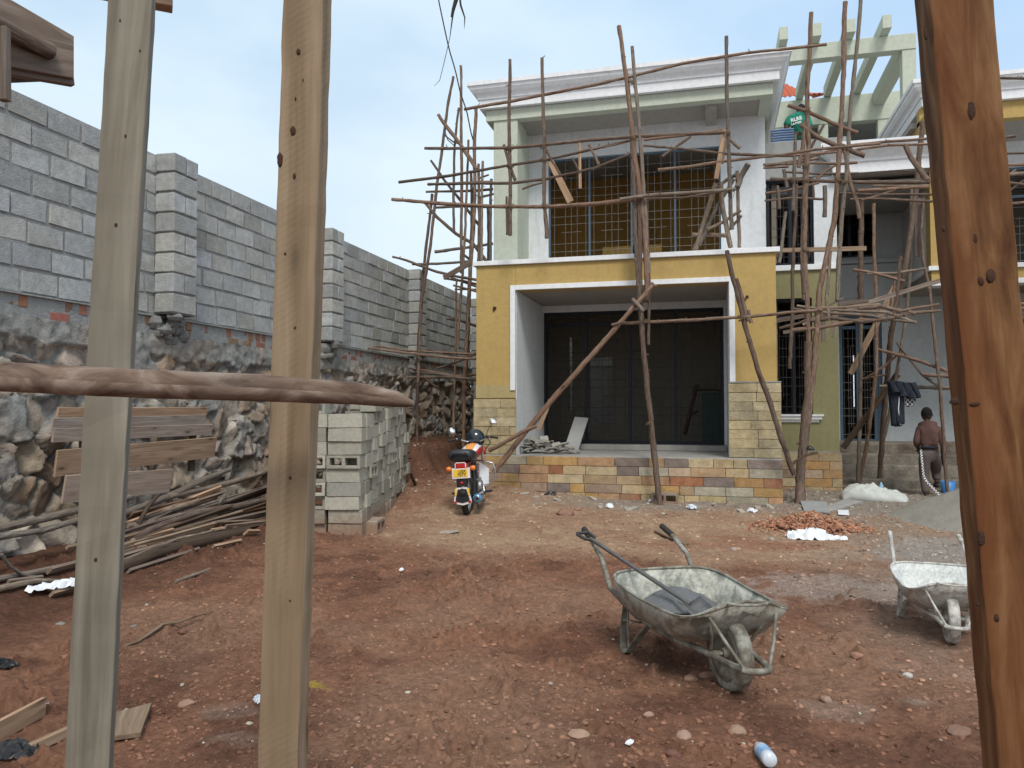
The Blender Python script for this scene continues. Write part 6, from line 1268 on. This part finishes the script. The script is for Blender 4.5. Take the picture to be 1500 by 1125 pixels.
# ---- workman by the steps
Yp = 14.35; pp = lambda x, y, d=0: P(x, y, Y=Yp+d)
per = thing('person', 'workman in a rust-brown shirt and grey trousers walking away towards the entrance steps', 'person', (pp(1362, 733).x, Yp, GZat(pp(1362, 733).x, Yp)))
N_ = {}; E_ = []
hip, waist, chest, neck = pp(1362, 662), pp(1361, 650, .04), pp(1361, 632, .12), pp(1358, 619, .22)
shL, shR, elL, elR = pp(1347, 627, .14), pp(1376, 630, .1), pp(1342, 648, .06), pp(1383, 654, -.02); wrL, wrR = pp(1346, 660, .26), pp(1381, 672, .1)
hL, hR = pp(1354.5, 665), pp(1369, 665); kL, kR = pp(1354, 698, .03), pp(1371, 690, .33); aL, aR = pp(1357, 727, -.08), pp(1373, 707, .25)
N_['hip'] = (hip, .125, .095); N_['waist'] = (waist, .12, .09); N_['chest'] = (chest, .145, .105); N_['neck'] = (neck, .055); N_['headb'] = (neck+Vector((0, .02, .07)), .052)
for k, p, r in (('shL', shL, .06), ('elL', elL, .043), ('wrL', wrL, .03), ('shR', shR, .06), ('elR', elR, .043), ('wrR', wrR, .03), ('hL', hL, .085), ('kL', kL, .06), ('aL', aL, .042), ('hR', hR, .085), ('kR', kR, .06), ('aR', aR, .042)): N_[k] = (p, r)
N_['tL'] = (aL+Vector((.0, .16, -.045)), .03, .022); N_['tR'] = (aR+Vector((.0, .16, -.045)), .03, .022)
E_ += [('hip', 'waist'), ('waist', 'chest'), ('chest', 'neck'), ('neck', 'headb'), ('chest', 'shL'), ('shL', 'elL'), ('elL', 'wrL'), ('chest', 'shR'), ('shR', 'elR'), ('elR', 'wrR'), ('hip', 'hL'), ('hL', 'kL'), ('kL', 'aL'), ('aL', 'tL'), ('hip', 'hR'), ('hR', 'kR'), ('kR', 'aR'), ('aR', 'tR')]
hand(N_, E_, 'wrR', wrR, Vector((.05, .25, -1)), Vector((0, 1, .2)), Vector((-1, 0, 0))); hand(N_, E_, 'wrL', wrL, Vector((.3, 1, -.2)), Vector((1, -.2, 0)), Vector((0, 0, 1)), .7)
body = skin('body', N_, E_, 'hip', M['skin'], per)
hc = pp(1357.5, 607, .32); hm2, B_ = head_mesh('head', hc, Vector((-.1, 1, -.35)), Vector((0, .2, 1)), .112, per, M['skin'])
ho = kid(hm2, 'head', M['skin'], per); kid(hair_mesh(hc, B_, .112), 'hair', M['hair'], per)
S_ = {'w': (waist-Vector((0, 0, .05)), .155, .125), 'b': (waist, .145, .115), 'c': (chest, .165, .125), 'u': (chest.lerp(neck, .45), .13, .1), 'n': (neck-Vector((0, 0, .03)), .06), 'sL': (shL-Vector((0, 0, .02)), .07), 'eL': (shL.lerp(elL, .95), .058), 'sR': (shR-Vector((0, 0, .02)), .07), 'eR': (elR, .055), 'fR': (elR.lerp(wrR, .7), .046), 'fL': (elL.lerp(wrL, .5), .048)}
skin('shirt', S_, [('w', 'b'), ('b', 'c'), ('c', 'u'), ('u', 'n'), ('u', 'sL'), ('sL', 'eL'), ('eL', 'fL'), ('u', 'sR'), ('sR', 'eR'), ('eR', 'fR')], 'c', M['maroon'], per)
skin('trousers', {'h0': (hip+Vector((0, 0, .07)), .15, .12), 'h': (hip+Vector((0, 0, -.01)), .165, .135), 'hL': (hL-Vector((0, 0, .06)), .115, .11), 'kL': (kL, .085), 'aL': (aL+Vector((0, 0, .03)), .068), 'hR': (hR-Vector((0, 0, .05)), .115, .11), 'kR': (kR, .085), 'aR': (aR+Vector((0, 0, .03)), .068)}, [('h0', 'h'), ('h', 'hL'), ('hL', 'kL'), ('kL', 'aL'), ('h', 'hR'), ('hR', 'kR'), ('kR', 'aR')], 'h', M['trouser'], per)
skin('waistband', {'a': (hip+Vector((-.01, -.01, .045)), .172, .14), 'b': (hip+Vector((-.01, -.01, .11)), .166, .136)}, [('a', 'b')], 'a', M['navycloth'], per)
for p in (aL, aR):
    g = MB(); g.ball((p.x, p.y+.05, p.z-.05), (.048, .13, .04), 12, 8); kid(g, 'shoe', M['sole'], per)
m_ = MB(); sp = [pp(1349, 659, -.2), pp(1351, 680, -.22), pp(1353, 698, -.22), pp(1358, 706, -.25), pp(1380, 729, -.3)]
for a, b in zip(sp, sp[1:]): m_.plank(a, b, .032, .012, (1, 0, .2))
wv = Mat('black_white_strap', .7); t_ = wv.n('ShaderNodeTexChecker'); t_.inputs['Scale'].default_value = 45; t_.inputs['Color1'].default_value = (.75, .76, .78, 1); t_.inputs['Color2'].default_value = (.05, .05, .06, 1); wv.l(wv.coord('UV'), t_.inputs['Vector']); wv.color(t_.outputs[0])
tag(m_.build('strap', wv.m), 'black and white patterned strip hanging from the waist of the rust-brown-shirted workman', 'strap')
# ---- workman on the roof terrace
Yq = 15.35; qq = lambda x, y, d=0: P(x, y, Y=Yq+d); zf = zpar-.75
p2 = thing('person', 'workman in a green shirt with white print, bending over behind the roof parapet', 'person', (qq(1170, 205).x, Yq, zf))
hip, waist, chest, neck = qq(1172, 209, .1), qq(1171, 199, .05), qq(1170, 178, 0), qq(1173, 166, .06)
shL, shR = qq(1157, 174, -.02), qq(1182, 174, .05); elL, elR = qq(1151, 188, -.1), qq(1187, 190, -.1); wrL, wrR = qq(1163, 195, -.22), qq(1179, 199, -.22)
hL, hR = hip+Vector((-.09, 0, -.03)), hip+Vector((.09, 0, -.03)); zk = (hL.z+zf)/2; kL, kR = Vector((hL.x, hL.y-.12, zk)), Vector((hR.x, hR.y-.12, zk)); aL, aR = Vector((hL.x, hL.y, zf+.06)), Vector((hR.x, hR.y, zf+.06))
N_ = {'hip': (hip, .12, .09), 'waist': (waist, .115, .09), 'chest': (chest, .14, .1), 'neck': (neck, .052), 'headb': (neck+Vector((.0, .05, .05)), .05), 'shL': (shL, .058), 'elL': (elL, .042), 'wrL': (wrL, .03), 'shR': (shR, .058), 'elR': (elR, .042), 'wrR': (wrR, .03), 'hL': (hL, .08), 'kL': (kL, .058), 'aL': (aL, .04), 'hR': (hR, .08), 'kR': (kR, .058), 'aR': (aR, .04), 'tL': (aL+Vector((0, .15, -.03)), .028), 'tR': (aR+Vector((0, .15, -.03)), .028)}
E_ = [('hip', 'waist'), ('waist', 'chest'), ('chest', 'neck'), ('neck', 'headb'), ('chest', 'shL'), ('shL', 'elL'), ('elL', 'wrL'), ('chest', 'shR'), ('shR', 'elR'), ('elR', 'wrR'), ('hip', 'hL'), ('hL', 'kL'), ('kL', 'aL'), ('aL', 'tL'), ('hip', 'hR'), ('hR', 'kR'), ('kR', 'aR'), ('aR', 'tR')]
hand(N_, E_, 'wrR', wrR, Vector((-.5, -.3, -1)), Vector((1, 0, -.3)), Vector((0, -1, 0)), .7); hand(N_, E_, 'wrL', wrL, Vector((1, -.2, -.3)), Vector((0, 0, 1)), Vector((0, 1, 0)), .7)
skin('body', N_, E_, 'hip', M['skin'], p2)
hc = qq(1174, 161, .16); hm2, B_ = head_mesh('head', hc, Vector((.2, 1, -.7)), Vector((0, .6, 1)), .108, p2, M['skin']); kid(hm2, 'head', M['skin'], p2); kid(hair_mesh(hc, B_, .108), 'hair', M['hair'], p2)
S_ = {'w': (hip+Vector((0, -.02, -.02)), .15, .12), 'b': (waist, .145, .115), 'c': (chest, .165, .12), 'u': (chest.lerp(neck, .6), .12, .09), 'n': (neck, .065), 'sL': (shL, .085), 'eL': (shL.lerp(elL, .85), .072), 'sR': (shR, .085), 'eR': (shR.lerp(elR, .85), .072)}
skin('shirt', S_, [('w', 'b'), ('b', 'c'), ('c', 'u'), ('u', 'n'), ('u', 'sL'), ('sL', 'eL'), ('u', 'sR'), ('sR', 'eR')], 'c', M['greencloth'], p2)
skin('trousers', {'h': (hip-Vector((0, 0, .04)), .14, .11), 'hL': (hL, .095), 'kL': (kL, .078), 'aL': (aL+Vector((0, 0, .04)), .062), 'hR': (hR, .095), 'kR': (kR, .078), 'aR': (aR+Vector((0, 0, .04)), .062)}, [('h', 'hL'), ('hL', 'kL'), ('kL', 'aL'), ('h', 'hR'), ('hR', 'kR'), ('kR', 'aR')], 'h', M['navycloth'], p2)
# white back print: two short rows of letters, too small in the photo to be certain of
TX = Matrix(((1, 0, 0), (0, 0, -1), (0, 1, 0))).to_4x4()
pc = qq(1166.5, 174.5, -.21)-p2.location; pt = text('RLRE', .09, 'back_print', M['trim'], p2, Matrix.Translation(pc)@Matrix.Rotation(R(-12), 4, 'Y')@TX, .004); text('LA BOX', .05, 'back_print', M['trim'], p2, Matrix.Translation(pc+Vector((.0, 0, -.075)))@Matrix.Rotation(R(-12), 4, 'Y')@TX, .003)
# ---- clothes hung over the level pole
def cloth(name, label, pts_top, pts_bot, y, thick, mat, cols=14, rows=16, amp=.03, cat='clothes', seed=0):
    m_ = MB(); vs = []
    for j in range(rows+1):
        for i in range(cols+1):
            u, t = i/cols, j/rows; top = Vector(pts_top[0]).lerp(Vector(pts_top[1]), u); bot = Vector(pts_bot[0]).lerp(Vector(pts_bot[1]), u); p = top.lerp(bot, t)
            q = P(p.x, p.y, Y=y); vs.append((q.x, q.y+amp*math.sin(u*11+seed+t*2)*(.4+.6*t)+amp*.5*math.sin(u*23+seed*2), q.z+.01*math.sin(u*7+seed)*t))
    m_.add(vs, [(j*(cols+1)+i, j*(cols+1)+i+1, (j+1)*(cols+1)+i+1, (j+1)*(cols+1)+i) for j in range(rows) for i in range(cols)], None, 0, None, True); return m_
tr = thing('trousers', 'black trousers with white piping hung over the level pole beside the entrance', 'trousers', (P(1312, 566, Y=14.1).x, 14.1, 3.2))
for (a, b, c_, d_) in (((1300, 562), (1313, 562), (1308, 624), (1317, 624)), ((1309, 561), (1320, 561), (1314, 623), (1322, 621))):
    o = kid(cloth('', '', (a, b), (c_, d_), 14.06, .05, None, amp=.025, seed=a[0]), 'leg', M['navycloth'], tr); s_ = o.modifiers.new('s', 'SOLIDIFY'); s_.thickness = .05
m_ = MB(); m_.tube([P(1316, 566, Y=14.01), P(1317, 585, Y=14.0), P(1316, 600, Y=14.0), P(1319, 622, Y=14.0)], .008, 5); kid(m_, 'piping', M['trim'], tr)
o = kid(cloth('', '', ((1298, 558), (1321, 559)), ((1301, 576), (1320, 575)), 14.0, .05, None, amp=.03, seed=3), 'waist', M['navycloth'], tr); o.modifiers.new('s', 'SOLIDIFY').thickness = .07
m_ = MB(); m_.tube([P(1309, 560, Y=13.98), P(1317, 562, Y=13.97)], .02, 6); kid(m_, 'white_label', M['trim'], tr)
jk = thing('jacket', 'navy jacket with a checked lining hung over the level pole beside the black trousers', 'jacket', (P(1332, 566, Y=14.1).x, 14.1, 3.2))
o = kid(cloth('', '', ((1318, 560), (1336, 561)), ((1320, 582), (1345, 584)), 14.02, .05, None, amp=.03, seed=1), 'back', M['navycloth'], jk); o.modifiers.new('s', 'SOLIDIFY').thickness = .06
ck = Mat('checked_cloth', .85); t_ = ck.n('ShaderNodeTexChecker'); t_.inputs['Scale'].default_value = 28; t_.inputs['Color1'].default_value = (.4, .4, .42, 1); t_.inputs['Color2'].default_value = (.03, .03, .04, 1); ck.l(ck.coord('World'), t_.inputs['Vector']); ck.color(t_.outputs[0])
o = kid(cloth('', '', ((1326, 582), (1340, 583)), ((1327, 596), (1338, 595)), 14.05, .03, None, amp=.015, seed=2), 'lining', ck.m, jk); o.modifiers.new('s', 'SOLIDIFY').thickness = .03
